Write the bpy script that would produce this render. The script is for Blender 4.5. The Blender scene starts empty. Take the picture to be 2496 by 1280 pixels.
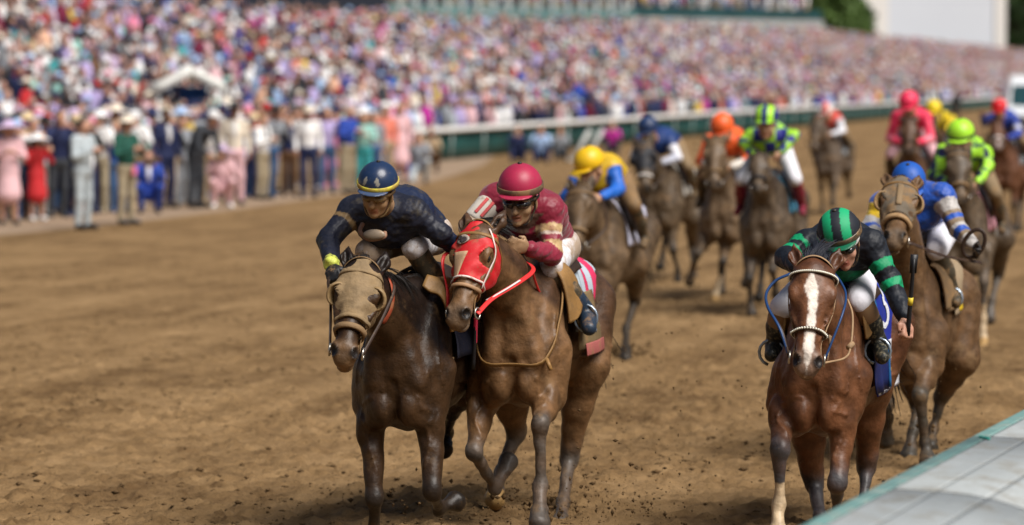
import bpy, math, random
import numpy as np
from mathutils import Vector, Matrix
R = math.radians
sc = bpy.context.scene
COL = sc.collection
rng = np.random.default_rng(7)
random.seed(7)

# ---------------------------------------------------------------- camera
CAM_H, F_PX, PITCH = 2.5, 8000.0, math.atan(449 / 8000)
cam = bpy.data.objects.new('camera', bpy.data.cameras.new('camera'))
COL.objects.link(cam)
cam.location = (0, 0, CAM_H)
cam.rotation_euler = (R(90) - PITCH, 0, 0)
cam.data.sensor_width = 36
cam.data.lens = 36 * F_PX / 2496
cam.data.clip_end = 3000
cam.data.dof.use_dof = True
cam.data.dof.focus_distance = 17.2
cam.data.dof.aperture_fstop = 1.8
cam.data.dof.aperture_blades = 0
sc.camera = cam

# ---------------------------------------------------------------- light
SUN_EL, SUN_AZ = R(53), R(46)          # azimuth measured from -Y (behind the camera) towards +X
w = bpy.data.worlds.new('World'); sc.world = w; w.use_nodes = True
nt = w.node_tree
sky = nt.nodes.new('ShaderNodeTexSky'); sky.sky_type = 'NISHITA'; sky.sun_disc = False
sky.sun_elevation = SUN_EL
sundir = Vector((math.sin(SUN_AZ) * math.cos(SUN_EL), -math.cos(SUN_AZ) * math.cos(SUN_EL), math.sin(SUN_EL)))
sky.sun_rotation = math.atan2(sundir.x, sundir.y)
sky.air_density = 1.0; sky.dust_density = 5.0
nt.links.new(sky.outputs[0], nt.nodes['Background'].inputs[0])
nt.nodes['Background'].inputs[1].default_value = 0.042
sl = bpy.data.lights.new('sun', 'SUN'); sl.energy = 3.6; sl.angle = R(38); sl.color = (1, .96, .91)
so = bpy.data.objects.new('sun', sl); COL.objects.link(so)
so.rotation_euler = (-sundir).to_track_quat('-Z', 'Y').to_euler()
sc.view_settings.view_transform = 'Standard'
sc.view_settings.look = 'None'
sc.view_settings.exposure = 0.42
sc.view_settings.gamma = 1.0
sc.render.engine = 'CYCLES'
sc.cycles.use_denoising = True
sc.cycles.max_bounces = 5
sc.cycles.diffuse_bounces = 2
sc.cycles.glossy_bounces = 2
sc.cycles.caustics_reflective = False
sc.cycles.caustics_refractive = False

# ---------------------------------------------------------------- measuring from the photograph
_FW = np.array([0, math.cos(PITCH), -math.sin(PITCH)]); _UP = np.array([0, math.sin(PITCH), math.cos(PITCH)])
_CO = np.array([0, 0, CAM_H])
def ray(u, v):
    return _FW + _UP * (-(v - 640) / F_PX) + np.array([(u - 1248) / F_PX, 0, 0])
def at_y(u, v, y):                    # world point at a distance y down the track
    d = ray(u, v); return _CO + d * (y / d[1])
def on_z(u, v, z=0.0):                # world point at a height z
    d = ray(u, v); return _CO + d * ((z - CAM_H) / d[2])
def proj(P):
    P = np.asarray(P, float) - _CO
    z = P @ _FW
    return 1248 + F_PX * P[..., 0] / z, 640 - F_PX * (P @ _UP) / z

# ---------------------------------------------------------------- colours and materials
def lin(c):
    return tuple(((x / 255) / 12.92 if x / 255 <= .04045 else ((x / 255 + .055) / 1.055) ** 2.4) for x in c)
def hx(s):
    return lin(tuple(int(s[i:i + 2], 16) for i in (0, 2, 4)))
MUD = (.26, .152, .064)
_mats = {}
def mat(name, col=None, rough=.6, mud=0.0, mscale=7.0, bump=0.0, bscale=60.0, spec=.4, metal=0.0, vary=.15, vscale=5.0, mcol=MUD, coat=0.0, coat_r=.15, stretch=None, sheen=0.0, bdet=6, bdist=.02):
    """Principled surface; col None = colour comes from the mesh's own 'tint' attribute (markings of the thing)."""
    if name in _mats: return _mats[name]
    m = bpy.data.materials.new(name); m.use_nodes = True; _mats[name] = m
    n, l = m.node_tree.nodes, m.node_tree.links
    b = n['Principled BSDF']
    b.inputs['Roughness'].default_value = rough
    b.inputs['Metallic'].default_value = metal
    b.inputs['Specular IOR Level'].default_value = spec
    if coat: b.inputs['Coat Weight'].default_value = coat; b.inputs['Coat Roughness'].default_value = coat_r
    if sheen: b.inputs['Sheen Weight'].default_value = sheen
    tc = n.new('ShaderNodeTexCoord')
    vec = tc.outputs['Object']
    if stretch:
        mp = n.new('ShaderNodeMapping'); mp.inputs['Scale'].default_value = stretch
        l.new(vec, mp.inputs['Vector']); vec = mp.outputs[0]
    if col is None:
        src = n.new('ShaderNodeAttribute'); src.attribute_name = 'tint'; src = src.outputs['Color']
    else:
        src = n.new('ShaderNodeRGB'); src.outputs[0].default_value = (*col, 1); src = src.outputs[0]
    if vary:
        no = n.new('ShaderNodeTexNoise'); no.inputs['Scale'].default_value = vscale; no.inputs['Detail'].default_value = 5
        l.new(vec, no.inputs['Vector'])
        mr = n.new('ShaderNodeMapRange'); mr.inputs[1].default_value = .3; mr.inputs[2].default_value = .7
        mr.inputs[3].default_value = 1 - vary; mr.inputs[4].default_value = 1 + vary
        l.new(no.outputs[0], mr.inputs[0])
        mx = n.new('ShaderNodeVectorMath'); mx.operation = 'SCALE'
        l.new(src, mx.inputs[0]); l.new(mr.outputs[0], mx.inputs['Scale']); src = mx.outputs[0]
    if mud:
        no = n.new('ShaderNodeTexNoise'); no.inputs['Scale'].default_value = mscale; no.inputs['Detail'].default_value = 8; no.inputs['Roughness'].default_value = .68
        l.new(vec, no.inputs['Vector'])
        rp = n.new('ShaderNodeMapRange'); rp.inputs[1].default_value = .64 - .33 * mud; rp.inputs[2].default_value = .75 - .30 * mud
        rp.inputs[3].default_value = 0; rp.inputs[4].default_value = min(1, .55 + mud * .5)
        l.new(no.outputs[0], rp.inputs[0]); mf = rp.outputs[0]
        mx = n.new('ShaderNodeMix'); mx.data_type = 'RGBA'
        l.new(rp.outputs[0], mx.inputs[0]); l.new(src, mx.inputs[6]); mx.inputs[7].default_value = (*mcol, 1); src = mx.outputs[2]
        no = n.new('ShaderNodeTexNoise'); no.inputs['Scale'].default_value = 75; no.inputs['Detail'].default_value = 3
        l.new(vec, no.inputs['Vector'])
        rp = n.new('ShaderNodeMapRange'); rp.inputs[1].default_value = .68 - .10 * mud; rp.inputs[2].default_value = .74 - .10 * mud; rp.inputs[4].default_value = .6
        l.new(no.outputs[0], rp.inputs[0])
        mx = n.new('ShaderNodeMix'); mx.data_type = 'RGBA'
        l.new(rp.outputs[0], mx.inputs[0]); l.new(src, mx.inputs[6]); mx.inputs[7].default_value = (*[x * .8 for x in mcol], 1); src = mx.outputs[2]
    l.new(src, b.inputs['Base Color'])
    if mud:
        ro = n.new('ShaderNodeMapRange'); ro.inputs[3].default_value = rough; ro.inputs[4].default_value = min(1, rough + .4); l.new(mf, ro.inputs[0]); l.new(ro.outputs[0], b.inputs['Roughness'])
    if bump:
        no = n.new('ShaderNodeTexNoise'); no.inputs['Scale'].default_value = bscale; no.inputs['Detail'].default_value = bdet; no.inputs['Roughness'].default_value = .6
        l.new(vec, no.inputs['Vector'])
        bp = n.new('ShaderNodeBump'); bp.inputs['Strength'].default_value = bump; bp.inputs['Distance'].default_value = bdist
        l.new(no.outputs[0], bp.inputs['Height']); l.new(bp.outputs[0], b.inputs['Normal'])
    return m

# ---------------------------------------------------------------- objects
def link(o, parent=None):
    COL.objects.link(o)
    if parent: o.parent = parent
    return o
def tag(o, label=None, cat=None, group=None, kind=None):
    if label: o['label'] = label
    if cat: o['category'] = cat
    if group: o['group'] = group
    if kind: o['kind'] = kind
    return o
def empty(name, loc=(0, 0, 0), rz=0.0):
    o = bpy.data.objects.new(name, None); o.location = tuple(loc); o.rotation_euler = (0, 0, rz)
    o.empty_display_size = .1
    return link(o)
def mesh_obj(name, V, Fc, m, parent=None, tint=None, smooth=True, midx=None, loc=None):
    """V (n,3), Fc list of faces or an (n,3|4) int array."""
    me = bpy.data.meshes.new(name)
    V = np.asarray(V, np.float32)
    if isinstance(Fc, np.ndarray):
        k = Fc.shape[1]; nf = len(Fc)
        me.vertices.add(len(V)); me.vertices.foreach_set('co', V.ravel())
        me.loops.add(nf * k); me.loops.foreach_set('vertex_index', Fc.astype(np.int32).ravel())
        me.polygons.add(nf); me.polygons.foreach_set('loop_start', np.arange(0, nf * k, k, dtype=np.int32))
        try: me.polygons.foreach_set('loop_total', np.full(nf, k, np.int32))
        except Exception: pass
        me.update(calc_edges=True)
    else:
        me.from_pydata([tuple(map(float, v)) for v in V], [], [tuple(map(int, f)) for f in Fc]); me.update()
    if smooth: me.polygons.foreach_set('use_smooth', np.ones(len(me.polygons), bool))
    if tint is not None:
        a = me.color_attributes.new('tint', 'FLOAT_COLOR', 'POINT')
        t = np.ones((len(V), 4), np.float32); t[:, :3] = tint
        a.data.foreach_set('color', t.ravel())
    for x in (m if isinstance(m, (list, tuple)) else [m]): me.materials.append(x)
    if midx is not None: me.polygons.foreach_set('material_index', np.asarray(midx, np.int32))
    o = bpy.data.objects.new(name, me)
    if loc is not None: o.location = tuple(loc)
    return link(o, parent)

class MB:
    """collects boxes, tubes and sheets into one mesh"""
    def __init__(s): s.v = []; s.f = []; s.m = []; s.mi = 0
    def add(s, V, Fs):
        b = len(s.v); s.v += [tuple(x) for x in V]; s.f += [tuple(i + b for i in f) for f in Fs]; s.m += [s.mi] * len(Fs)
    def box(s, c, d, rz=0.0, bev=0.0):
        x, y, z = (k / 2 for k in d); cs, sn = math.cos(rz), math.sin(rz)
        if bev:
            b = min(bev, x * .9, y * .9, z * .9); P = []
            for sz in (-1, 1):
                for sx in (-1, 1):
                    for sy in (-1, 1):
                        P += [(sx * (x - b), sy * (y - b), sz * z), (sx * x, sy * (y - b), sz * (z - b)), (sx * (x - b), sy * y, sz * (z - b))]
            import bmesh
            bm = bmesh.new(); [bm.verts.new(p) for p in P]
            r = bmesh.ops.convex_hull(bm, input=bm.verts[:]); bm.verts.ensure_lookup_table(); bm.verts.index_update()
            V = [(c[0] + v.co.x * cs - v.co.y * sn, c[1] + v.co.x * sn + v.co.y * cs, c[2] + v.co.z) for v in bm.verts]
            s.add(V, [tuple(v.index for v in f.verts) for f in bm.faces]); bm.free(); return s
        V = [(c[0] + a * x * cs - b * y * sn, c[1] + a * x * sn + b * y * cs, c[2] + k * z) for k in (-1, 1) for a, b in ((-1, -1), (1, -1), (1, 1), (-1, 1))]
        s.add(V, [(3, 2, 1, 0), (4, 5, 6, 7), (0, 1, 5, 4), (1, 2, 6, 5), (2, 3, 7, 6), (3, 0, 4, 7)]); return s
    def tube(s, P, r, n=8, closed=False, cap=True):
        V, Fs = tube_geo(P, r, n, closed, cap); s.add(V, Fs); return s
    def build(s, name, m, parent=None, smooth=False, tint=None):
        return mesh_obj(name, np.array(s.v), s.f, m, parent, smooth=smooth, midx=s.m if isinstance(m, (list, tuple)) else None, tint=tint)

def unit(v):
    v = np.asarray(v, float); return v / (np.linalg.norm(v) + 1e-12)
def smooth_path(P, k=6):
    P = np.asarray(P, float)
    if len(P) < 3: return np.array([P[0] + (P[-1] - P[0]) * t for t in np.linspace(0, 1, k + 1)])
    Q = np.vstack([2 * P[0] - P[1], P, 2 * P[-1] - P[-2]]); out = []
    for i in range(1, len(Q) - 2):
        for t in np.linspace(0, 1, k, endpoint=False):
            a, b, c, d = Q[i - 1], Q[i], Q[i + 1], Q[i + 2]
            out.append(.5 * (2 * b + (c - a) * t + (2 * a - 5 * b + 4 * c - d) * t * t + (3 * b - a - 3 * c + d) * t ** 3))
    out.append(P[-1]); return np.array(out)
def tube_geo(P, r, n=8, closed=False, cap=True):
    P = np.asarray(P, float); r = np.broadcast_to(np.asarray(r, float), (len(P),))
    T = np.gradient(P, axis=0)
    if closed: T = np.roll(P, -1, 0) - np.roll(P, 1, 0)
    V = []; u = None
    for i in range(len(P)):
        t = unit(T[i])
        if u is None: u = unit(np.cross(t, (0, 0, 1) if abs(t[2]) < .9 else (1, 0, 0)))
        u = unit(u - t * (u @ t)); w_ = np.cross(t, u)
        for k in range(n):
            a = 2 * math.pi * k / n; V.append(P[i] + r[i] * (math.cos(a) * u + math.sin(a) * w_))
    Fs = []; m = len(P)
    for i in range(m if closed else m - 1):
        j = (i + 1) % m
        for k in range(n): k2 = (k + 1) % n; Fs.append((i * n + k, i * n + k2, j * n + k2, j * n + k))
    if cap and not closed: Fs += [tuple(range(n))[::-1], tuple((m - 1) * n + k for k in range(n))]
    return V, Fs

# ---------------------------------------------------------------- bodies grown from a blended field of limbs
class Cap:            # tapered limb a->b; asp widens it along w
    def __init__(s, a, b, ra, rb, k=.03, w=None, asp=1.0, sub=False):
        s.a, s.b, s.ra, s.rb, s.k, s.asp, s.sub = np.asarray(a, float), np.asarray(b, float), ra, rb, k, asp, sub
        s.w = None if w is None else unit(w)
        e = max(ra, rb) * max(1, asp) + k
        s.lo = np.minimum(s.a, s.b) - e; s.hi = np.maximum(s.a, s.b) + e
    def grow(s, g): return Cap(s.a, s.b, s.ra + g, s.rb + g, s.k, s.w, s.asp, s.sub)
    def d(s, X, Y, Z):
        ab = s.b - s.a; L2 = ab @ ab + 1e-9
        x, y, z = X - s.a[0], Y - s.a[1], Z - s.a[2]
        t = np.clip((x * ab[0] + y * ab[1] + z * ab[2]) / L2, 0, 1)
        x, y, z = x - t * ab[0], y - t * ab[1], z - t * ab[2]
        q = x * x + y * y + z * z
        if s.w is not None and s.asp != 1:
            c = x * s.w[0] + y * s.w[1] + z * s.w[2]
            q = q - c * c + (c / s.asp) ** 2
        return np.sqrt(np.maximum(q, 0)) - (s.ra + (s.rb - s.ra) * t)
class Ell:            # ellipsoid, axes = rows
    def __init__(s, c, r, ax=None, k=.03, sub=False):
        s.c, s.r, s.k, s.sub = np.asarray(c, float), np.asarray(r, float), k, sub
        s.ax = np.eye(3) if ax is None else np.asarray(ax, float)
        e = np.abs(s.ax.T * s.r).sum(1) + k
        s.lo, s.hi = s.c - e, s.c + e
    def grow(s, g): return Ell(s.c, s.r + g, s.ax, s.k, s.sub)
    def d(s, X, Y, Z):
        x, y, z = X - s.c[0], Y - s.c[1], Z - s.c[2]
        k0 = k1 = 0
        for a, r in zip(s.ax, s.r):
            p = (x * a[0] + y * a[1] + z * a[2]) / r
            k0 = k0 + p * p; k1 = k1 + (p / r) ** 2
        k0 = np.sqrt(k0)
        return k0 * (k0 - 1) / (np.sqrt(k1) + 1e-6)
def smin(a, b, k):
    h = np.clip(.5 + .5 * (b - a) / k, 0, 1)
    return b + (a - b) * h - k * h * (1 - h)
def fold(D, p, X, Y, Z):
    q = p.d(X, Y, Z)
    return -smin(-D, q, p.k) if p.sub else smin(D, q, p.k)
def field(prims, P):
    D = np.full(len(P), 9.0)
    for p in prims: D = fold(D, p, P[:, 0], P[:, 1], P[:, 2])
    return D
def field_grad(prims, P, e=.003):
    return np.stack([(field(prims, P + d) - field(prims, P - d)) / (2 * e) for d in np.eye(3) * e], 1)
def project(prims, P, off=0.0, it=5):
    P = np.array(P, float)
    for _ in range(it):
        g = field_grad(prims, P); n2 = (g * g).sum(1, keepdims=True) + .05
        P -= g / n2 * np.clip(field(prims, P) - off, -.04, .04)[:, None]
    g = field_grad(prims, P)
    return P, g / (np.linalg.norm(g, axis=1, keepdims=True) + 1e-9)
_C = np.array([(i, j, k) for i in (0, 1) for j in (0, 1) for k in (0, 1)])
_E = [(a, b) for a in range(8) for b in range(a + 1, 8) if np.abs(_C[a] - _C[b]).sum() == 1]
def grow_mesh(prims, h, clip=None, pad=.02):
    """surface of the blended field: (V, quads)"""
    pos = [p for p in prims if not p.sub]
    lo = np.min([p.lo for p in pos], 0) - pad; hi = np.max([p.hi for p in pos], 0) + pad
    n = np.ceil((hi - lo) / h).astype(int) + 2
    g = [(lo[i] + h * np.arange(n[i])).astype(np.float32) for i in range(3)]
    D = np.full(n, 1.0, np.float32)
    for p in prims:
        i0 = np.maximum(np.floor((p.lo - lo) / h).astype(int) - 2, 0); i1 = np.minimum(np.ceil((p.hi - lo) / h).astype(int) + 3, n)
        if (i1 <= i0).any(): continue
        s = tuple(slice(a, b) for a, b in zip(i0, i1))
        D[s] = fold(D[s], p, g[0][s[0]][:, None, None], g[1][s[1]][None, :, None], g[2][s[2]][None, None, :])
    if clip is not None:
        D = clip(D, g[0][:, None, None], g[1][None, :, None], g[2][None, None, :])
    S = D < 0
    c = np.zeros(tuple(n - 1), np.int8)
    for o in _C: c += S[o[0]:n[0] - 1 + o[0], o[1]:n[1] - 1 + o[1], o[2]:n[2] - 1 + o[2]]
    act = np.argwhere((c > 0) & (c < 8))
    if not len(act): return np.zeros((0, 3)), np.zeros((0, 4), int)
    idm = np.full(tuple(n - 1), -1, np.int32); idm[act[:, 0], act[:, 1], act[:, 2]] = np.arange(len(act))
    dv = np.stack([D[act[:, 0] + o[0], act[:, 1] + o[1], act[:, 2] + o[2]] for o in _C], 1)
    acc = np.zeros((len(act), 3)); cnt = np.zeros(len(act))
    for a, b in _E:
        da, db = dv[:, a], dv[:, b]; mk = (da < 0) != (db < 0)
        t = da[mk] / (da[mk] - db[mk]); acc[mk] += _C[a] + (_C[b] - _C[a]) * t[:, None]; cnt[mk] += 1
    V = lo + h * (act + acc / cnt[:, None])
    Q = []
    for ax in range(3):
        o = np.zeros(3, int); o[ax] = 1
        A = S[:n[0] - o[0], :n[1] - o[1], :n[2] - o[2]]; B = S[o[0]:, o[1]:, o[2]:]
        e = np.argwhere(A != B); b_, c_ = [i for i in range(3) if i != ax]
        e = e[(e[:, b_] > 0) & (e[:, c_] > 0) & (e[:, b_] < n[b_] - 1) & (e[:, c_] < n[c_] - 1)]
        ins = A[e[:, 0], e[:, 1], e[:, 2]]
        ob = np.zeros(3, int); ob[b_] = 1; oc = np.zeros(3, int); oc[c_] = 1
        q = np.stack([idm[tuple((e - x).T)] for x in (ob + oc, oc, 0 * ob, ob)], 1)
        fl = ins if ax != 1 else ~ins
        q[~fl] = q[~fl][:, ::-1]; Q.append(q)
    return V, np.vstack(Q)
def relax(V, Q, it=1):
    """light averaging of neighbours, for cloth and skin"""
    for _ in range(it):
        acc = np.zeros_like(V); cnt = np.zeros(len(V))
        for k in range(4):
            a, b = Q[:, k], Q[:, (k + 1) % 4]
            np.add.at(acc, a, V[b]); np.add.at(cnt, a, 1)
        V = V * .5 + .5 * acc / np.maximum(cnt, 1)[:, None]
    return V
def grown(name, prims, h, m, parent=None, clip=None, tint=None, org=(0, 0, 0), it=1):
    V, Q = grow_mesh(prims, h, clip)
    if it: V = relax(V, Q, it)
    t = tint(V) if callable(tint) else tint
    return mesh_obj(name, V - np.asarray(org), Q, m, parent, tint=t)
def ribbon_geo(P, N, w_, th, closed=False):
    """flat strap following points P with outward normals N"""
    P = np.asarray(P); T = np.roll(P, -1, 0) - np.roll(P, 1, 0) if closed else np.gradient(P, axis=0)
    V = []; Fs = []; m = len(P)
    for i in range(m):
        t = unit(T[i]); n_ = unit(N[i] - t * (N[i] @ t)); b = np.cross(n_, t)
        for sx, sy in ((-1, 0), (-.8, 1), (.8, 1), (1, 0), (.8, -1), (-.8, -1)): V.append(P[i] + b * (sx * w_ / 2) + n_ * (sy * th / 2))
    for i in range(m if closed else m - 1):
        j = (i + 1) % m
        for k in range(6): k2 = (k + 1) % 6; Fs.append((i * 6 + k, i * 6 + k2, j * 6 + k2, j * 6 + k))
    if not closed: Fs += [tuple(range(6))[::-1], tuple((m - 1) * 6 + k for k in range(6))]
    return V, Fs
def strap(mb, prims, pts, w_, th=.005, off=.004, closed=False, k=6):
    P = smooth_path(list(pts) + ([pts[0]] if closed else []), k)
    if closed: P = P[:-1]
    P, N = project(prims, P, off)
    V, Fs = ribbon_geo(P, N, w_, th, closed); mb.add(V, Fs)
def sweep_in(prims, C, Dr, off, r0=.9):
    """from outside at C + Dr*r0 come in towards C until the surface (plus off)"""
    C = np.asarray(C, float); Dr = np.asarray(Dr, float); r = np.full(len(C), r0)
    for _ in range(40):
        d = field(prims, C + Dr * r[:, None]) - off
        r = np.maximum(r - np.clip(d, -.03, .08) * .8, .01)
    return C + Dr * r[:, None]
def shell(G, th=.004, closed=False):
    """a grid of points G (a,b,3) as a thin closed sheet; returns V, F"""
    a, b = G.shape[:2]
    N = np.cross(np.gradient(G, axis=0), np.gradient(G, axis=1)); N /= np.linalg.norm(N, axis=2, keepdims=True) + 1e-9
    A = (G + N * th / 2).reshape(-1, 3); B = (G - N * th / 2).reshape(-1, 3); n = a * b
    Fs = []
    for i in range(a - 1):
        for j in range(b - 1):
            q = (i * b + j, (i + 1) * b + j, (i + 1) * b + j + 1, i * b + j + 1)
            Fs.append(q); Fs.append(tuple(n + x for x in q[::-1]))
    for i in range(a - 1):
        for j in (0, b - 1):
            q = (i * b + j, i * b + j + n, (i + 1) * b + j + n, (i + 1) * b + j); Fs.append(q if j == 0 else q[::-1])
    for j in range(b - 1):
        for i in (0, a - 1):
            q = (i * b + j, i * b + j + 1, i * b + j + 1 + n, i * b + j + n); Fs.append(q if i == 0 else q[::-1])
    return np.vstack([A, B]), Fs
def hair(name, bez, m, parent=None, r=.004, n=6):
    """tapered locks; bez = list of 4 control points"""
    V = []; Fs = []
    t = np.linspace(0, 1, n)[:, None]
    for p in bez:
        p = [np.asarray(x, float) for x in p]
        P = (1 - t) ** 3 * p[0] + 3 * t * (1 - t) ** 2 * p[1] + 3 * t * t * (1 - t) * p[2] + t ** 3 * p[3]
        v, f = tube_geo(P, r * np.linspace(1, .25, n), 3, cap=False); b = len(V); V += v; Fs += [tuple(i + b for i in q) for q in f]
    return mesh_obj(name, np.array(V), Fs, m, parent)
def text_geo(s, size):
    """outline letters from the built-in font: flat verts (x, y) centred, faces"""
    cu = bpy.data.curves.new('letters', 'FONT'); cu.body = s; cu.size = size; cu.align_x = 'CENTER'; cu.align_y = 'CENTER'; cu.resolution_u = 4
    o = bpy.data.objects.new('letters', cu); COL.objects.link(o)
    dg = bpy.context.evaluated_depsgraph_get(); me = o.evaluated_get(dg).to_mesh()
    V = np.array([v.co[:2] for v in me.vertices]); Fs = [tuple(p.vertices) for p in me.polygons]
    o.evaluated_get(dg).to_mesh_clear(); bpy.data.objects.remove(o); bpy.data.curves.remove(cu)
    return V, Fs
# ================================================================ the setting
_tab = np.random.default_rng(3).random((256, 256))
def vnoise(x, y, f, s=0):
    x = x * f + 17.3 * s; y = y * f + 9.1 * s
    i = np.floor(x).astype(int); j = np.floor(y).astype(int); a = x - i; b = y - j
    a = a * a * (3 - 2 * a); b = b * b * (3 - 2 * b)
    g = lambda p, q: _tab[p & 255, q & 255]
    return (g(i, j) * (1 - a) + g(i + 1, j) * a) * (1 - b) + (g(i, j + 1) * (1 - a) + g(i + 1, j + 1) * a) * b - .5
TR = unit((.244, 1, 0))                 # the running direction (away from the camera), its normal to the stands
NR = np.array([-TR[1], TR[0], 0])
RAIL0 = np.array([-2.87, 96.4, 0])
def tn(t, n, z=0.0): return RAIL0 + TR * t + NR * n + np.array([0, 0, z])

def dirt_height(X, Y):
    near = np.clip((60 - Y) / 35, 0, 1) * np.clip((Y + 5) / 10, 0, 1)
    s = X * TR[1] - Y * TR[0]           # across the track
    l = X * TR[0] + Y * TR[1]
    n1 = vnoise(s, l, 1.3, 1) * .014
    n2 = vnoise(s, l, 6.0, 2); n3 = vnoise(s, l, 13, 3); n4 = vnoise(s, l, 27, 4)
    pits = -np.clip(vnoise(s, l, 3.2, 5) - .2, 0, 1) * .22 - np.clip(vnoise(s, l, 6.5, 8) - .24, 0, 1) * .13
    lumps = np.clip(n3 + .6 * n4, .06, 1) - .06
    rough = .55 + .9 * np.clip(vnoise(s, l, .35, 9) + .5, 0, 1)
    return near * (n1 + rough * (n2 * .012 + lumps * .055 + n4 * .020 + pits * .55))
def track():
    xs = [0.0]; st = .032
    while xs[-1] < 1500:
        xs.append(xs[-1] + st)
        if xs[-1] > 4.6: st *= 1.09
    xs = np.array([-x for x in xs[:0:-1]] + xs)
    ys = [14.5]; st = .026
    while ys[-1] < 1600:
        ys.append(ys[-1] + st)
        if ys[-1] > 24: st *= 1.006
    yb = [-40, -20, -8, 0, 5, 9, 12, 13.5]
    ys = np.array(yb + ys)
    X, Y = np.meshgrid(xs, ys, indexing='ij'); Z = dirt_height(X, Y)
    V = np.stack([X, Y, Z], 2).reshape(-1, 3); a, b = X.shape
    i = np.arange(a * b).reshape(a, b)
    Q = np.stack([i[:-1, :-1], i[1:, :-1], i[1:, 1:], i[:-1, 1:]], 2).reshape(-1, 4)
    m = bpy.data.materials.new('track_dirt'); m.use_nodes = True
    n, l = m.node_tree.nodes, m.node_tree.links; B = n['Principled BSDF']
    B.inputs['Roughness'].default_value = .95; B.inputs['Specular IOR Level'].default_value = .12
    tc = n.new('ShaderNodeTexCoord')
    rot = n.new('ShaderNodeMapping'); rot.inputs['Rotation'].default_value = (0, 0, math.atan2(TR[0], TR[1])); l.new(tc.outputs['Object'], rot.inputs[0])
    def noise(sc_, det, stretch=None, ro=.6):
        v = rot.outputs[0]
        if stretch:
            mp = n.new('ShaderNodeMapping'); mp.inputs['Scale'].default_value = stretch; l.new(v, mp.inputs[0]); v = mp.outputs[0]
        q = n.new('ShaderNodeTexNoise'); q.inputs['Scale'].default_value = sc_; q.inputs['Detail'].default_value = det; q.inputs['Roughness'].default_value = ro
        l.new(v, q.inputs['Vector']); return q.outputs[0]
    def rng_(x, a0, a1, b0, b1):
        q = n.new('ShaderNodeMapRange')
        for k, v in zip((1, 2, 3, 4), (a0, a1, b0, b1)): q.inputs[k].default_value = v
        l.new(x, q.inputs[0]); return q.outputs[0]
    rp = n.new('ShaderNodeValToRGB'); e = rp.color_ramp.elements
    e[0].position = .30; e[0].color = (.122, .071, .031, 1); e[1].position = .72; e[1].color = (.318, .204, .099, 1)
    q = rp.color_ramp.elements.new(.5); q.color = (.226, .140, .064, 1)
    a1 = n.new('ShaderNodeMath'); a1.operation = 'ADD'; a1.use_clamp = True
    l.new(noise(3.2, 10, None, .72), a1.inputs[0]); l.new(rng_(noise(.5, 4), .35, .65, -.09, .09), a1.inputs[1])
    a2 = n.new('ShaderNodeMath'); a2.operation = 'ADD'; a2.use_clamp = True
    l.new(a1.outputs[0], a2.inputs[0]); l.new(rng_(noise(2.2, 4, (1, .05, 1)), .35, .65, -.10, .10), a2.inputs[1])
    l.new(a2.outputs[0], rp.inputs[0]); l.new(rp.outputs[0], B.inputs['Base Color'])
    bp = n.new('ShaderNodeBump'); bp.inputs['Strength'].default_value = .9; bp.inputs['Distance'].default_value = .03
    l.new(noise(26, 8, None, .65), bp.inputs['Height']); l.new(bp.outputs[0], B.inputs['Normal'])
    return tag(mesh_obj('track', V, Q, m), kind='structure'), m
track_o, M_DIRT = track()
# the trodden strip where the people stand, a thin sheet on the track
M_APR = mat('trodden_dirt', (.29, .205, .135), .95, vary=.2, vscale=1.5, bump=.3, bscale=8)
M_CONC = mat('concrete', (.30, .28, .27), .9, vary=.12, vscale=.8, bump=.1, bscale=20)
def sheet(name, pts, m, z):
    return tag(mesh_obj(name, [(p[0], p[1], z) for p in pts], [tuple(range(len(pts)))], m, smooth=False), kind='structure')
edge = [on_z(u, v)[:2] for u, v in ((-700, 645), (-300, 612), (0, 574), (300, 545), (560, 514), (800, 480), (1010, 455), (1100, 430), (1180, 402))]
sheet('apron', edge + [tn(12, .5)[:2], tn(-110, .5)[:2]], M_APR, .004)
sheet('concourse', [tn(-110, .5)[:2], tn(500, .5)[:2], tn(500, 40)[:2], tn(-110, 40)[:2]], M_CONC, .008)

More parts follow.
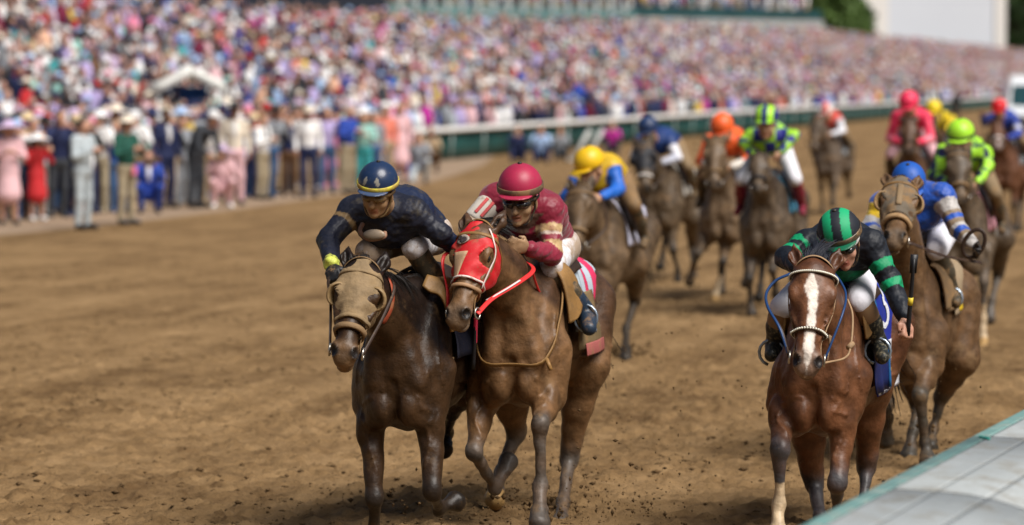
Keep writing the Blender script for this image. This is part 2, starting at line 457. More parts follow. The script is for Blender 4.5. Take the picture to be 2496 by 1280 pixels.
# clods and crumbs lying on the track, and those the hooves throw up
def clods():
    r_ = np.random.default_rng(11)
    B = np.array([(0, 0, 1), (0, 0, -1), (1, 0, 0), (-1, 0, 0), (0, 1, 0), (0, -1, 0)], float)
    T = np.array([(0, 2, 4), (0, 4, 3), (0, 3, 5), (0, 5, 2), (1, 4, 2), (1, 3, 4), (1, 5, 3), (1, 2, 5)])
    C = []; S = []
    n = 17000
    y = 17.0 + 27 * r_.random(n) ** 1.5; x = (r_.random(n) - .5) * y * .34
    kp = r_.random(n) < .45 + 1.3 * vnoise(x, y, .5, 12) + .9 * vnoise(x, y, 2.1, 13); x, y = x[kp], y[kp]; n = len(x)
    s = .004 + .017 * r_.random(n) ** 3.4
    C.append(np.stack([x, y, dirt_height(x, y) + s * .15], 1)); S.append(s)
    def burst(c, sp, n, smax):
        p = np.array(c) + np.array(sp) * r_.normal(size=(n, 3)); p[:, 2] = np.abs(p[:, 2]) + .01
        C.append(p); S.append(.003 + smax * r_.random(n) ** 3)
    burst((.42, 18.5, .04), (.34, .4, .09), 220, .011); burst((.10, 18.9, .03), (.34, .4, .07), 160, .011)
    burst((.6, 18.6, .0), (.35, .3, .34), 170, .009); burst((-.2, 17.9, .0), (.5, .3, .12), 120, .008); burst((1.2, 20, .5), (.9, .8, .4), 120, .006)
    burst((2.5, 21.6, .1), (.25, .3, .22), 260, .012); burst((1.03, 29.6, .03), (.13, .2, .05), 200, .016)
    burst((1.1, 30.0, .7), (.5, .6, .5), 150, .010); burst((1.7, 36, .8), (.6, .6, .5), 240, .013)
    burst((1.75, 41, .9), (.35, .5, .4), 240, .016); burst((3.3, 31, .7), (.4, .5, .4), 120, .010)
    burst((1.4, 25, .5), (.9, 2, .4), 140, .009)
    C = np.vstack(C); S = np.concatenate(S)
    V = (B[None] * (.6 + .8 * r_.random((len(C), 6, 1))) * S[:, None, None] * (.6 + .9 * r_.random((len(C), 1, 3))) * np.where((np.arange(len(C)) < n)[:, None, None], (1.25, 1, .6), (1, 1, 1)) + C[:, None, :]).reshape(-1, 3)
    Q = (T[None] + 6 * np.arange(len(C))[:, None, None]).reshape(-1, 3)
    tag(mesh_obj('dirt_clods', V, Q, mat('clod_dirt', (.105, .064, .030), .95, vary=.5, vscale=20, spec=.1)), kind='stuff')
clods()

# ---------------------------------------------------------------- the inner rail with its white hooded cover
def inner_rail():
    root = empty('track_rail')
    tag(root, 'white panelled hood over the inner rail with a teal edge strip, close to the camera', 'rail')
    A = at_y(1960, 1280, 1).copy(); 
    P = on_z(1960, 1280, 1.0); Q = on_z(2496, 1000, 1.0)
    d = unit((Q - P) * (1, 1, 0)); s = np.array([d[1], -d[0], 0])
    prof = [(-.004, -.05), (.0, .0), (.075, .004), (.16, .002), (.26, .0), (.36, -.006), (.46, -.022), (.56, -.05), (.66, -.10), (.76, -.19), (.84, -.34)]
    def pt(l, k, lift=0.0):
        a, b = k; p = P + d * l + s * a; p[2] = 1.0 + b + lift; return p
    prof = np.array(prof)
    dd = np.gradient(prof, axis=0)
    mw = mat('rail_panel', (.36, .39, .395), .5, mud=.42, mscale=6, mcol=(.24, .23, .20), vary=.16, vscale=1.6, bump=.05, bscale=9, spec=.4)
    mt = mat('rail_edge', (.15, .28, .265), .5, mud=.35, mscale=14, vary=.2, vscale=6, mcol=(.35, .36, .32))
    ms = mat('seam_dark', (.05, .055, .06), .8)
    # base hood (dark, shows in the seams), then panels 3 mm proud of it
    L0, L1, step = -9.0, 34.0, 1.86
    def sheet_between(c0, c1, l0, l1, lift, th=.006, n=14):
        sub = np.interp(np.linspace(c0, c1, n), np.arange(len(prof)), prof[:, 0]); sb = np.interp(np.linspace(c0, c1, n), np.arange(len(prof)), prof[:, 1])
        G = np.array([[pt(l, (a, b), lift) for a, b in zip(sub, sb)] for l in np.linspace(l0, l1, 3)])
        return shell(G[::-1], th)
    V, Fs = sheet_between(0, 10, L0, L1, -.006, .008, 26); mesh_obj('hood', V, Fs, ms, root)
    off = on_z(2175, 1196, 1.0); off = float((off - P) @ d) % step
    cuts = [off + step * k for k in range(-5, 19)]
    bands = [(2.05, 3.72), (3.78, 5.62), (5.68, 7.6), (7.66, 10)]
    for l0, l1 in zip(cuts[:-1], cuts[1:]):
        for c0, c1 in bands:
            V, Fs = sheet_between(c0, c1, l0 + .018, l1 - .018, .0); mesh_obj('panel', V, Fs, mw, root)
    for l0, l1 in zip(cuts[:-1:2], cuts[2::2]):
        V, Fs = sheet_between(0, 1.97, l0, l1 - .004, .001, .008); mesh_obj('edge_strip', V, Fs, mt, root)
    mp = mat('rail_post', (.55, .56, .56), .4, metal=.3)
    for l0 in cuts[::2]:
        b = MB(); q = [P + d * l0 + s * a + np.array([0, 0, z - 1.0]) for a, z in ((.60, -.02), (.60, .45), (.52, .68), (.34, .82), (.18, .90))]
        b.tube(smooth_path(q), .03, 8); b.build('post', mp, root, True)
    b = MB(); b.tube([P + d * L0 + s * .16 + (0, 0, -.06), P + d * L1 + s * .16 + (0, 0, -.06)], .03, 8); b.build('tube', mp, root, True)
    # the green marker clip on the edge
    c = on_z(2400, 1067, 1.012); b = MB(); b.box(c, (.012, .10, .010), math.atan2(-s[1], -s[0]) + .6, .003); b.build('clip', mat('clip_green', (.02, .30, .24), .4), root)
inner_rail()

# ---------------------------------------------------------------- the outer rail
def outer_rail():
    root = empty('track_rail', tn(0, 0)); o = root.location
    tag(root, 'long white-topped outer rail hung with dark green sheeting in front of the packed stand', 'rail')
    mw = mat('white_rail', (.78, .77, .74), .45, vary=.05); mg = mat('green_sheeting', (.008, .075, .07), .7, vary=.35, vscale=.7)
    ts = np.linspace(-100, 420, 105)
    def z_(t): return .97 + .05 * math.exp(-((t - 62) / 26) ** 2)
    G = np.array([[tn(t, a, z_(t) + b) - np.array(o) for t in ts] for a, b in ((-.16, -.10), (-.17, -.02), (-.10, .03), (.04, .04), (.12, .0))])
    V, Fs = shell(G, .02); mesh_obj('top_rail', V, Fs, mw, root)
    G = np.array([[tn(t, .02 + .02 * math.sin(t * 2.1), z) - np.array(o) for t in np.linspace(-100, 420, 420)] for z in (.03, .45, .86)])
    V, Fs = shell(G, .01); mesh_obj('sheeting', V, Fs, mg, root)
    for t in np.arange(-60, 330, 4.0):
        b = MB(); b.tube([tn(t, -.05, .0) - np.array(o), tn(t, -.09, .5) - np.array(o), tn(t, -.1, .9) - np.array(o)], .035, 6)
        b.build('post', mat('rail_post_pale', (.34, .42, .40), .6), root, True)
outer_rail()
def strut(u, v0, v1, lean, label):
    p = on_z(u, v0); q = at_y(u + lean, v1, p[1] + .3) - p
    r_ = empty('barrier_strut', p); tag(r_, label, 'barrier')
    m = mat('pale_strut', (.45, .46, .44), .6)
    b = MB(); b.tube([(0, 0, 0), q], .075, 6); b.build('bar', m, r_, True)
    b = MB(); b.box((0, 0, .03), (.5, .35, .06), .2, .01); b.build('foot', m, r_)
strut(1395, 392, 318, 42, 'pale slanting strut leaning on the green rail between crouching photographers')
strut(1430, 385, 314, 40, 'second pale slanting strut beside the one among the crouching photographers')

# ---------------------------------------------------------------- the stands
def stand_z(n): return max(0.0, (n - 1.6) * .33)
def bleachers():
    root = empty('bleachers', tn(0, 0)); tag(root, 'sloping concrete bleachers packed with racegoers behind the outer rail', 'grandstand')
    o = np.array(root.location); ns = np.arange(2.0, 17.6, .8)
    for t0, t1 in ((-110, 40), (40.02, 200), (200.02, 460)):
        V = []; Fs = []
        for i, n in enumerate(ns):
            z0 = stand_z(n); zz = stand_z(n + .8)
            b = len(V)
            V += [tn(t, a, z) - o for t in (t0, t1) for a, z in ((n, z0), (n, zz), (n + .8, zz))]
            Fs += [(b, b + 3, b + 4, b + 1), (b + 1, b + 4, b + 5, b + 2)]
        mesh_obj('seating_tier', V, Fs, M_CONC, root, smooth=False)
    b = MB()
    for t in np.arange(-100, 460, 14.0): b.box(tn(t, 2.2, .75) - o, (.06, .06, 1.1), 0)
    b.build('rail_posts', mat('stand_green', (.01, .06, .055), .6), root)
bleachers()
TL, TRT = np.array(at_y(470, 40, 262)), np.array(at_y(2003, 40, 315))
def upper_deck():
    root = empty('grandstand', (TL[0], TL[1], 0)); tag(root, 'grandstand with a dark green balcony front, rows of spectators above a shaded concourse', 'grandstand')
    o = np.array((TL[0], TL[1], 0)); L = (TRT - TL) * (1, 1, 0); e = unit(L); L = np.linalg.norm(L); bk = np.array([-e[1], e[0], 0])
    def P(a, b_, z): return TL * (1, 1, 0) - o + e * a + bk * b_ + np.array([0, 0, z])
    ang = math.atan2(e[1], e[0])
    def boxp(a0, a1, b0, b1, z0, z1, mb): c = (P(a0, b0, z0) + P(a1, b1, z1)) / 2; mb.box(c, (a1 - a0, b1 - b0, z1 - z0), ang)
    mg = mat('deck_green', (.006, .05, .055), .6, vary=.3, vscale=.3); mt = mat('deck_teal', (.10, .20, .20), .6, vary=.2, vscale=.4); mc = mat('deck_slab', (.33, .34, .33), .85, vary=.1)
    md = mat('painted_deck_shadow', (.012, .016, .028), .9)  # near-black navy paints the shadow under the upper deck into walls and columns
    um = L * .66
    b = MB(); boxp(um, L, 0, .4, 8.05, 9.0, b); b.build('balcony_front', mg, root)
    ux = L * .27
    b = MB(); boxp(ux, um - .02, -.3, .4, 7.5, 8.7, b); b.build('balcony_front', mt, root)
    b = MB(); boxp(um - .3, L, -.25, 9, 7.0, 8.03, b); b.build('floor_slab', mc, root)
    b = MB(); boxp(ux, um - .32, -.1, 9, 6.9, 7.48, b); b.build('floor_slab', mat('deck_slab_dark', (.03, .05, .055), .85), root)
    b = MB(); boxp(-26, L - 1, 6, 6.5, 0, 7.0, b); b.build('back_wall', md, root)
    b = MB(); boxp(-26, ux - .02, -.1, 9, 5.2, 13, b); b.build('shadow_block', md, root)  # solid dark block standing in for the shadow under the deck
    for k in range(11):
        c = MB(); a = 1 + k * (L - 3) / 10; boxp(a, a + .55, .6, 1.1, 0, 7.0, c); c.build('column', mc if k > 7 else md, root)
    for k in range(16):
        c = MB(); a = ux + 1 + k * (um - ux) / 16.5; boxp(a, a + .42, -.42, -.31, 8.2, 9.5, c); c.build('post', mat('deck_post', (.36, .42, .42), .6), root)
    st = MB()
    for k in range(8): boxp(ux, L, .5 + k, 1.5 + k, 8.1 + .45 * k, 8.55 + .45 * k, st)
    st.build('seating_tier', M_CONC, root)
    return P, o, L
DECK_P, DECK_O, DECK_L = upper_deck()

def video_wall():
    p0 = at_y(2082, 100, 470); p1 = at_y(2450, 130, 486)
    e = unit((p1 - p0) * (1, 1, 0)); L = np.linalg.norm((p1 - p0)[:2]); bk = np.array([-e[1], e[0], 0]); ang = math.atan2(e[1], e[0])
    o = np.array([p0[0], p0[1], 0]); root = empty('screen_building', o); tag(root, 'tall plain white screen building rising behind the far end of the crowd', 'building')
    mw = mat('white_cladding', (.54, .57, .62), .6, vary=.04, vscale=.05); mj = mat('cladding_pale', (.64, .62, .59), .6, vary=.05)
    def bx(a0, a1, b0, b1, z0, z1): 
        m_ = MB(); c = e * (a0 + a1) / 2 + bk * (b0 + b1) / 2 + np.array([0, 0, (z0 + z1) / 2]); m_.box(c, (a1 - a0, b1 - b0, z1 - z0), ang); return m_
    bx(0, L, .3, 9, 0, 34).build('wall', mw, root)
    bx(-.1, L * .22, 0, .29, 0, 34).build('pilaster', mj, root)
    bx(L * .93, L + .1, 0, .29, 0, 34).build('pilaster', mj, root)
    # bracket curving out at the top corner
    A = [(0, 16.2), (-.35, 14.6), (-.9, 13.6), (-1.9, 12.9), (-3.4, 12.7)]
    z0 = lambda v, y=470: CAM_H + (191 - v) / 8000 * y
    prof = [(2084, 48), (2079, 20), (2068, 4), (2050, -6), (2010, -12), (2010, -60), (2084, -60)]
    V = []; 
    for dep in (-.05, 5):
        for u, v in prof:
            q = at_y(u, v, 470) - o; V.append(q + bk * dep)
    n = len(prof); Fs = [tuple(range(n)), tuple(range(n, 2 * n))[::-1]] + [(i, i + n, (i + 1) % n + n, (i + 1) % n) for i in range(n)]
    mesh_obj('bracket', V, Fs, mj, root, smooth=False)
video_wall()

# ---------------------------------------------------------------- trees beyond the stand
def tree(u, v_top, y, w_, label, seed, dark):
    r_ = np.random.default_rng(seed); b = at_y(u, 191, y); root = empty('tree', (b[0], b[1], 0)); tag(root, label, 'tree', 'trees behind the stands')
    top = CAM_H + (191 - v_top) / 8000 * y
    mtb = mat('tree_bark', (.10, .075, .05), .9, bump=.4, bscale=10)
    m_ = MB(); m_.tube(smooth_path([(0, 0, 0), (.2, 0, top * .3), (-.1, .2, top * .55), (0, 0, top * .85)]), np.linspace(.45, .08, 19), 7)
    for k in range(6):
        a = k * 1.05; m_.tube(smooth_path([(0, 0, top * (.3 + .05 * k)), (math.cos(a) * w_ * .25, math.sin(a) * w_ * .25, top * (.45 + .05 * k)), (math.cos(a) * w_ * .42, math.sin(a) * w_ * .42, top * (.58 + .05 * k))]), np.linspace(.2, .04, 13), 5)
    m_.build('trunk', mtb, root, True)
    cl = 90; C = r_.normal(size=(cl, 3)); C /= np.linalg.norm(C, axis=1)[:, None]; C *= (.35 + .65 * r_.random((cl, 1)) ** .5)
    C = C * (w_ * .5, w_ * .5, top * .42) + (0, 0, top * .6)
    n = 70; P = np.repeat(C, n, 0) + r_.normal(size=(cl * n, 3)) * w_ * .055
    A = r_.normal(size=P.shape); A /= np.linalg.norm(A, axis=1)[:, None]; Bv = np.cross(A, r_.normal(size=P.shape)); Bv /= np.linalg.norm(Bv, axis=1)[:, None]
    s = (.16 + .2 * r_.random((len(P), 1)))
    V = np.stack([P - A * s - Bv * s * .5, P + A * s * .2 - Bv * s, P + A * s * 1.2, P + Bv * s], 1).reshape(-1, 3)
    t = np.repeat(np.repeat(.7 + .6 * r_.random((cl, 1)), n, 0), 4, 0) * np.array(dark)
    mesh_obj('crown', V, np.arange(len(V)).reshape(-1, 4), mat('tree_leaves', None, .6, vary=.3, vscale=.6, spec=.3), root, tint=t, smooth=False)
tree(2028, -70, 430, 9, 'dense green tree between the grandstand balcony and the white screen building', 1, (.08, .14, .03))
tree(2066, -30, 445, 7, 'darker tree tight against the white screen building', 2, (.035, .07, .015))
tree(2478, -90, 520, 9, 'dark green tree past the outer edge of the white screen building', 3, (.03, .065, .015))
tree(2530, -60, 545, 12, 'broad dark tree half cut off beyond the white van', 4, (.03, .07, .015))

# ---------------------------------------------------------------- tent and van
def canopy_tent():
    p = at_y(452, 200, 83); zt = at_y(452, 165, 83)[2]; ze = at_y(452, 208, 83)[2]; W = .86
    root = empty('canopy_tent', (p[0], p[1], 0), .25); tag(root, 'small white gabled canopy tent standing among the crowd', 'tent')
    mw = mat('tent_canvas', (.74, .74, .70), .7, vary=.04)
    for s in (-1, 1):
        G = np.array([[(s * W * a, d, zt - (zt - ze) * a - .06 * math.sin(a * 3.14)) for a in np.linspace(0, 1, 7)] for d in (-.9, 0, .9)])
        V, Fs = shell(G, .02); mesh_obj('roof_panel', V, Fs, mw, root)
        for d in (-.85, .85):
            b = MB(); b.tube([(s * W * .94, d, 0), (s * W * .94, d, ze + .03)], .03, 6); b.build('leg', mat('tent_leg', (.6, .6, .6), .4, metal=.5), root, True)
        V, Fs = shell(np.array([[(s * W, d, z) for z in (ze - .14, ze - .02)] for d in (-.9, 0, .9)]), .015); mesh_obj('valance', V, Fs, mw, root)
    for s in (-1, 1):
        V, Fs = shell(np.array([[(s * W * a, -.93, zt + .05 - (zt - ze) * a - .27), (s * W * a, -.93, zt + .05 - (zt - ze) * a)] for a in np.linspace(0, 1.04, 5)]), .03); mesh_obj('gable_trim', V, Fs, mw, root)
    b = MB(); b.box((.2, .7, ze - .2), (.9, .05, .35), 0, .01); b.build('banner', mat('tent_blue', (.02, .10, .38), .6), root)
canopy_tent()
def van():
    y = 138; p = on_z(2500, 336); c = at_y(2506, 300, y); 
    root = empty('van', (c[0], c[1], 0), math.atan2(-TR[1], -TR[0]) + .12); tag(root, 'white high-roofed van parked at the track edge facing the camera', 'van')
    mw = mat('van_white', (.74, .77, .80), .3, vary=.02, coat=.4); mg = mat('van_glass', (.01, .05, .06), .1, spec=.7); mk = mat('van_black', (.015, .015, .017), .5)
    # x forward: side outline lofted over the width
    out = [(2.55, .45), (2.62, .8), (2.5, 1.05), (1.75, 1.28), (1.05, 2.3), (.5, 2.58), (-2.6, 2.62), (-2.75, 2.4), (-2.75, .45)]
    ws = [.9, .95, .95, .97, .82, .78, .78, .80, .97]
    V = []; Fs = []
    for k, f in enumerate((-1, -.92, .92, 1)):
        for (x, z), w_ in zip(out, ws):
            V.append((x * (1 if abs(f) < 1 else .985), f * w_, z if abs(f) < 1 else .45 + (z - .45) * .965))
    n = len(out)
    for k in range(3): Fs += [(k * n + i, (k + 1) * n + i, (k + 1) * n + (i + 1) % n, k * n + (i + 1) % n) for i in range(n)]
    Fs += [tuple(range(n))[::-1], tuple(3 * n + i for i in range(n))]
    mesh_obj('body', V, Fs, mw, root, smooth=False)
    def patch(name, P, m, parent=root): 
        V, Fs = shell(np.array(P), .012); return mesh_obj(name, V, Fs, m, parent, smooth=False)
    patch('windscreen', [[(1.70, -.80, 1.36), (1.12, -.70, 2.22)], [(1.74, 0, 1.36), (1.16, 0, 2.22)], [(1.70, .80, 1.36), (1.12, .70, 2.22)]], mg)
    patch('grille', [[(2.63, -.55, .72), (2.59, -.55, .95)], [(2.63, .55, .72), (2.59, .55, .95)]], mk)
    b = MB(); b.box((2.6, 0, .5), (.16, 1.85, .26), 0, .05); b.build('bumper', mk, root)
    for s in (-1, 1):
        b = MB(); b.box((2.52, s * .75, .92), (.14, .3, .2), 0, .04); b.build('headlight', mat('lamp_clear', (.6, .62, .65), .1), root)
        b = MB(); b.box((1.4, s * 1.1, 1.55), (.12, .2, .32), 0, .04); b.build('mirror', mk, root)
        for x in (1.75, -1.7):
            w_ = MB(); a = [(x + .34 * math.cos(t), s * .86, .34 + .34 * math.sin(t)) for t in np.linspace(0, 6.283, 21)[:-1]]
            w_.tube(a, .1, 8, True); wo = w_.build('wheel', mk, root, True)
            h = MB(); h.tube([(x, s * .80, .34), (x, s * .92, .34)], .22, 14); h.build('rim', mat('rim', (.5, .5, .5), .3, metal=.7), wo, True)
van()
# ================================================================ the people along the track
PAL = {'white': (.80, .80, .80), 'cream': (.74, .66, .54), 'pale pink': (.74, .47, .50), 'pink': (.72, .22, .34), 'coral': (.76, .22, .15), 'red': (.50, .02, .025),
       'lavender': (.46, .38, .66), 'pale blue': (.34, .48, .72), 'royal blue': (.02, .06, .36), 'navy': (.012, .02, .075), 'grey': (.26, .28, .31), 'charcoal': (.035, .04, .05),
       'green': (.012, .085, .06), 'teal': (.04, .34, .36), 'magenta': (.45, .02, .28), 'yellow': (.75, .52, .08), 'tan': (.42, .31, .19), 'lilac': (.55, .42, .60), 'maroon': (.16, .01, .04), 'peach': (.74, .44, .30),
       'straw': (.62, .48, .28), 'orange': (.85, .20, .02), 'black': (.012, .012, .014), 'brown': (.13, .065, .03), 'khaki': (.36, .30, .20), 'denim': (.05, .12, .27), 'pale grey': (.44, .50, .53), 'mint': (.30, .56, .50)}
SKIN = [(.52, .28, .19), (.45, .23, .15), (.32, .15, .09), (.13, .06, .035)]
HAIR = [(.02, .012, .008), (.07, .035, .015), (.25, .15, .06), (.30, .28, .26)]
def cm(c): return mat('cloth ' + c, PAL[c], .8, vary=.12, vscale=7, bump=.25, bscale=14)
def skm(i): return mat('skin %d' % i, SKIN[i], .55, vary=.06)
def hrm(i): return mat('hair %d' % i, HAIR[i], .6, vary=.2)
YV = np.array([0, 1, 0.])
def figure(pose, seed=0):
    """joints of a standing, crouching or sitting adult, facing +x, feet on z=0, 1.75 tall"""
    J = dict(pel=(0, 0, .95), ch=(.0, 0, 1.28), nk=(0, 0, 1.47), hd=(.03, 0, 1.635))
    for s, k in ((1, 'l'), (-1, 'r')):
        J['sh' + k] = (0, s * .185, 1.42); J['el' + k] = (-.03, s * .25, 1.14); J['wr' + k] = (.1, s * .24, .9)
        J['hp' + k] = (0, s * .09, .92); J['kn' + k] = (.02, s * .105, .5); J['an' + k] = (-.02, s * .11, .08); J['to' + k] = (.16, s * .13, .035)
    if pose in ('phone', 'watch'):
        for s, k in ((1, 'l'), (-1, 'r')): J['el' + k] = (.16, s * .27, 1.2); J['wr' + k] = (.30, s * .07, 1.5)
    if pose == 'raise': J['elr'] = (.1, -.3, 1.52); J['wrr'] = (.16, -.26, 1.8)
    if pose == 'hold':
        for s, k in ((1, 'l'), (-1, 'r')): J['el' + k] = (.06, s * .27, 1.15); J['wr' + k] = (.28, s * .08, 1.24)
    if pose == 'bend':
        J.update(ch=(.12, 0, 1.22), nk=(.28, 0, 1.36), hd=(.38, 0, 1.48))
        for s, k in ((1, 'l'), (-1, 'r')): J['sh' + k] = (.22, s * .185, 1.32); J['el' + k] = (.26, s * .26, 1.04); J['wr' + k] = (.4, s * .15, .9)
    if pose in ('crouch', 'kneel', 'sit'):
        dz = -.58 if pose != 'sit' else -.72
        for k in J:
            if k[:2] in ('pe', 'ch', 'nk', 'hd', 'sh', 'el', 'wr', 'hp'): J[k] = (J[k][0] - .05, J[k][1], J[k][2] + dz)
        for s, k in ((1, 'l'), (-1, 'r')):
            J['kn' + k] = (.36, s * .19, .5 if pose != 'sit' else .38); J['an' + k] = (.12 if pose != 'sit' else .42, s * .15, .08); J['to' + k] = (.3 if pose != 'sit' else .58, s * .17, .035)
            J['el' + k] = (.2, s * .25, 1.24 + dz); J['wr' + k] = (.32, s * .07, 1.46 + dz)
        if pose == 'kneel': J['knr'] = (.3, -.15, .09); J['anr'] = (-.1, -.13, .1); J['tor'] = (-.2, -.13, .06)
    return {k: np.array(v, float) for k, v in J.items()}
def fig_prims(J, dress=False, slim=1.0):
    t = []; lat = unit(J['shl'] - J['shr'])
    top = [Cap(J['nk'] - (0, 0, .09), J['ch'], .10 * slim, .125 * slim, .05, lat, 1.35), Cap(J['ch'], J['pel'] + (0, 0, .04), .125 * slim, .12 * slim, .05, lat, 1.3), Cap(J['shl'], J['shr'], .072, .072, .06)]
    for k in 'lr': top += [Cap(J['sh' + k], J['el' + k], .062, .05, .03), Cap(J['el' + k], J['wr' + k] + (J['el' + k] - J['wr' + k]) * .1, .05, .038, .02)]
    bot = [Ell(J['pel'] - (0, 0, .03), (.135 * slim, .18 * slim, .13), k=.05)]
    if dress: bot.append(Cap(J['pel'], (J['knl'] + J['knr']) / 2 + (0, 0, .03), .14, .19, .06, lat, 1.15))
    else:
        for k in 'lr': bot += [Cap(J['hp' + k], J['kn' + k], .092, .07, .04), Cap(J['kn' + k], J['an' + k], .068, .055, .03)]
    shoe = []; skin = []
    for k in 'lr':
        shoe.append(Cap(J['an' + k] + (0, 0, -.03), J['to' + k], .05, .042, .02))
        if dress: skin.append(Cap(J['kn' + k], J['an' + k], .055, .038, .03))
        h = J['wr' + k]; d = unit(h - J['el' + k])
        skin += [Ell(h + d * .04, (.045, .045, .05), k=.02), Cap(h + d * .05, h + d * .11, .024, .016, .02), Cap(h, h + d * .06 + lat * .03, .016, .012, .02)]
    c = J['hd']
    skin += [Ell(c, (.095, .076, .115), k=.02), Ell(c + (.05, 0, -.05), (.05, .052, .065), k=.03), Cap(c + (.09, 0, .0), c + (.108, 0, -.03), .012, .016, .015), Cap(c - (.01, 0, .08), J['nk'] - (0, 0, .05), .052, .06, .03),
             Ell(c + (0, .076, -.01), (.02, .012, .03), k=.01), Ell(c + (0, -.076, -.01), (.02, .012, .03), k=.01)]
    return top, bot, shoe, skin
def hat_geo(style, c):
    V = []; Fs = []
    prof = {'brim': [(.205, .055), (.20, .066), (.10, .075), (.095, .14), (.07, .165), (0, .168)], 'wide': [(.30, .02), (.29, .045), (.11, .07), (.10, .13), (.07, .155), (0, .16)],
            'cap': [(.105, .035), (.107, .06), (.098, .10), (.07, .135), (.03, .15), (0, .152)]}[style]
    n = 14
    for r, z in prof:
        for k in range(n): a = 2 * math.pi * k / n; V.append(c + np.array([r * math.cos(a), r * .93 * math.sin(a), z + (.02 * math.cos(2 * a) if style == 'wide' and r > .2 else 0)]))
    for i in range(len(prof) - 1):
        for k in range(n): k2 = (k + 1) % n; Fs.append((i * n + k, i * n + k2, (i + 1) * n + k2, (i + 1) * n + k))
    if style == 'cap':
        b = len(V); V += [c + np.array(p) for p in ((.09, -.07, .045), (.19, -.05, .03), (.19, .05, .03), (.09, .07, .045), (.09, -.07, .03), (.19, -.05, .018), (.19, .05, .018), (.09, .07, .03))]
        Fs += [(b, b + 1, b + 2, b + 3), (b + 7, b + 6, b + 5, b + 4), (b + 1, b + 5, b + 6, b + 2), (b, b + 4, b + 5, b + 1), (b + 2, b + 6, b + 7, b + 3)]
    return np.array(V), Fs
def hair_prims(c, long=False):
    p = [Ell(c + (-.018, 0, .03), (.098, .088, .105), k=.02)]
    if long: p += [Cap(c + (-.05, .05, -.02), c + (-.06, .07, -.25), .055, .04, .03), Cap(c + (-.05, -.05, -.02), c + (-.06, -.07, -.25), .055, .04, .03)]
    return p
def hair_clip(c):
    return lambda D, X, Y, Z: np.maximum(D, (X - c[0]) * .9 - (Z - c[2]) * .75 - .01 + 0 * Y)
def look_at_race(p): return math.atan2(22 - p[1], .8 - p[0])
FRONT = 'people along the track edge'
def spectator(p, label, pose='stand', top='white', bottom='navy', hat=None, hatc='straw', skin=0, hair_=0, dress=False, long=False, h=1.0, turn=0.0, shirt=None, shoe='black', extra=None):
    root = empty('person', (p[0], p[1], .004), look_at_race(p) + turn); root.scale = (h, h, h)
    tag(root, label, 'spectator', FRONT)
    J = figure(pose); a, b, s, k = fig_prims(J, dress); c = J['hd']; g = .02
    grown('body', [p.grow(-.016) for p in a + b + s] + k, g * .8, skm(skin), root)
    grown('dress' if dress else 'jacket', (a + b) if dress else a, g, cm(top), root)
    if not dress: grown('trousers', b, g, cm(bottom), root)
    for q in s: grown('shoe', [q], g, cm(shoe), root)
    if shirt: grown('shirt', [Ell(J['ch'] + (.075, 0, .02), (.085, .055, .19), k=.02)], g, cm(shirt), root)
    if hat:
        V, Fs = hat_geo(hat, c); mesh_obj('hat', V, Fs, cm(hatc), root)
    grown('hair', hair_prims(c, long), g, hrm(hair_), root, clip=hair_clip(c))
    if pose in ('phone', 'crouch'):
        q = (J['wrl'] + J['wrr']) / 2 + (.06, 0, .08); ph = MB(); ph.box(tuple(q), (.02, .15, .085), 0, .008)
        o = ph.build('phone', mat('phone_dark', (.02, .02, .025), .3)); o.matrix_world = Matrix.LocRotScale(root.location, root.rotation_euler, root.scale)
        tag(o, 'dark phone held up by the ' + ' '.join(label.split()[:9]), 'phone')
    if extra: extra(root, J)
    return root
def G(u, v): return on_z(u, v)
spectator(G(22, 548), 'woman in a pale pink dress and lilac hat at the crowd edge nearest the camera', 'hold', 'pale pink', dress=True, hat='wide', hatc='lilac', hair_=2, skin=0)
spectator(G(90, 538), 'woman in a red dress, white hat and white shoes raising her phone', 'phone', 'red', dress=True, hat='wide', hatc='white', long=True, hair_=0, skin=1, shoe='white', h=.86, turn=.3)
spectator(G(150, 520), 'kneeling person in bright blue jeans beside the woman in red', 'kneel', 'navy', 'denim', hair_=1, skin=0, h=1.02)
spectator(G(203, 560), 'man in a pale grey suit standing on the dirt ahead of the crowd', 'hold', 'pale grey', 'pale grey', hair_=0, skin=0, h=1.05, turn=.75)
spectator(G(236, 512), 'man in a green jacket and straw hat half hidden behind the pale grey suit', 'hold', 'green', 'khaki', 'brim', 'straw', h=1.02)
def pink_tag(root, J):
    b = MB(); b.box(tuple(J['pel'] + np.array((.17, .03, -.06))), (.03, .1, .15), 0, .01); b.build('badge', mat('badge_pink', (.8, .2, .3), .6), root)
spectator(G(308, 548), 'man in a green jacket and khaki trousers with a pink badge at his waist', 'hold', 'green', 'khaki', 'brim', 'cream', h=1.04, turn=.65, shoe='charcoal', extra=pink_tag)
spectator(G(362, 520), 'crouching man in a royal blue suit', 'crouch', 'royal blue', 'royal blue', skin=0, hair_=1, h=1.0, shirt='white')
spectator(G(283, 505), 'man in a white shirt and tall cream hat behind the green jackets', 'stand', 'white', 'grey', 'wide', 'cream', h=1.12)
spectator(G(405, 508), 'man in a navy suit open over a white striped shirt', 'stand', 'navy', 'navy', skin=3, shirt='white', h=1.09, turn=.5)
spectator(G(478, 508), 'man in a charcoal suit and white cap leaning forward', 'bend', 'charcoal', 'charcoal', 'cap', 'white', skin=1, h=1.16, turn=.8)
spectator(G(445, 500), 'man in a grey jacket wedged between two dark suits', 'stand', 'grey', 'grey', skin=0, h=1.0)
spectator(G(572, 500), 'man in a cream pink suit and black hat', 'stand', 'cream', 'pale pink', 'brim', 'black', skin=2, h=1.13, shirt='white')
spectator(G(540, 506), 'crouching woman in pale pink with a lilac hat and white shoes', 'crouch', 'pale pink', 'pale pink', 'wide', 'lilac', long=True, hair_=1, shoe='white', h=1.02)
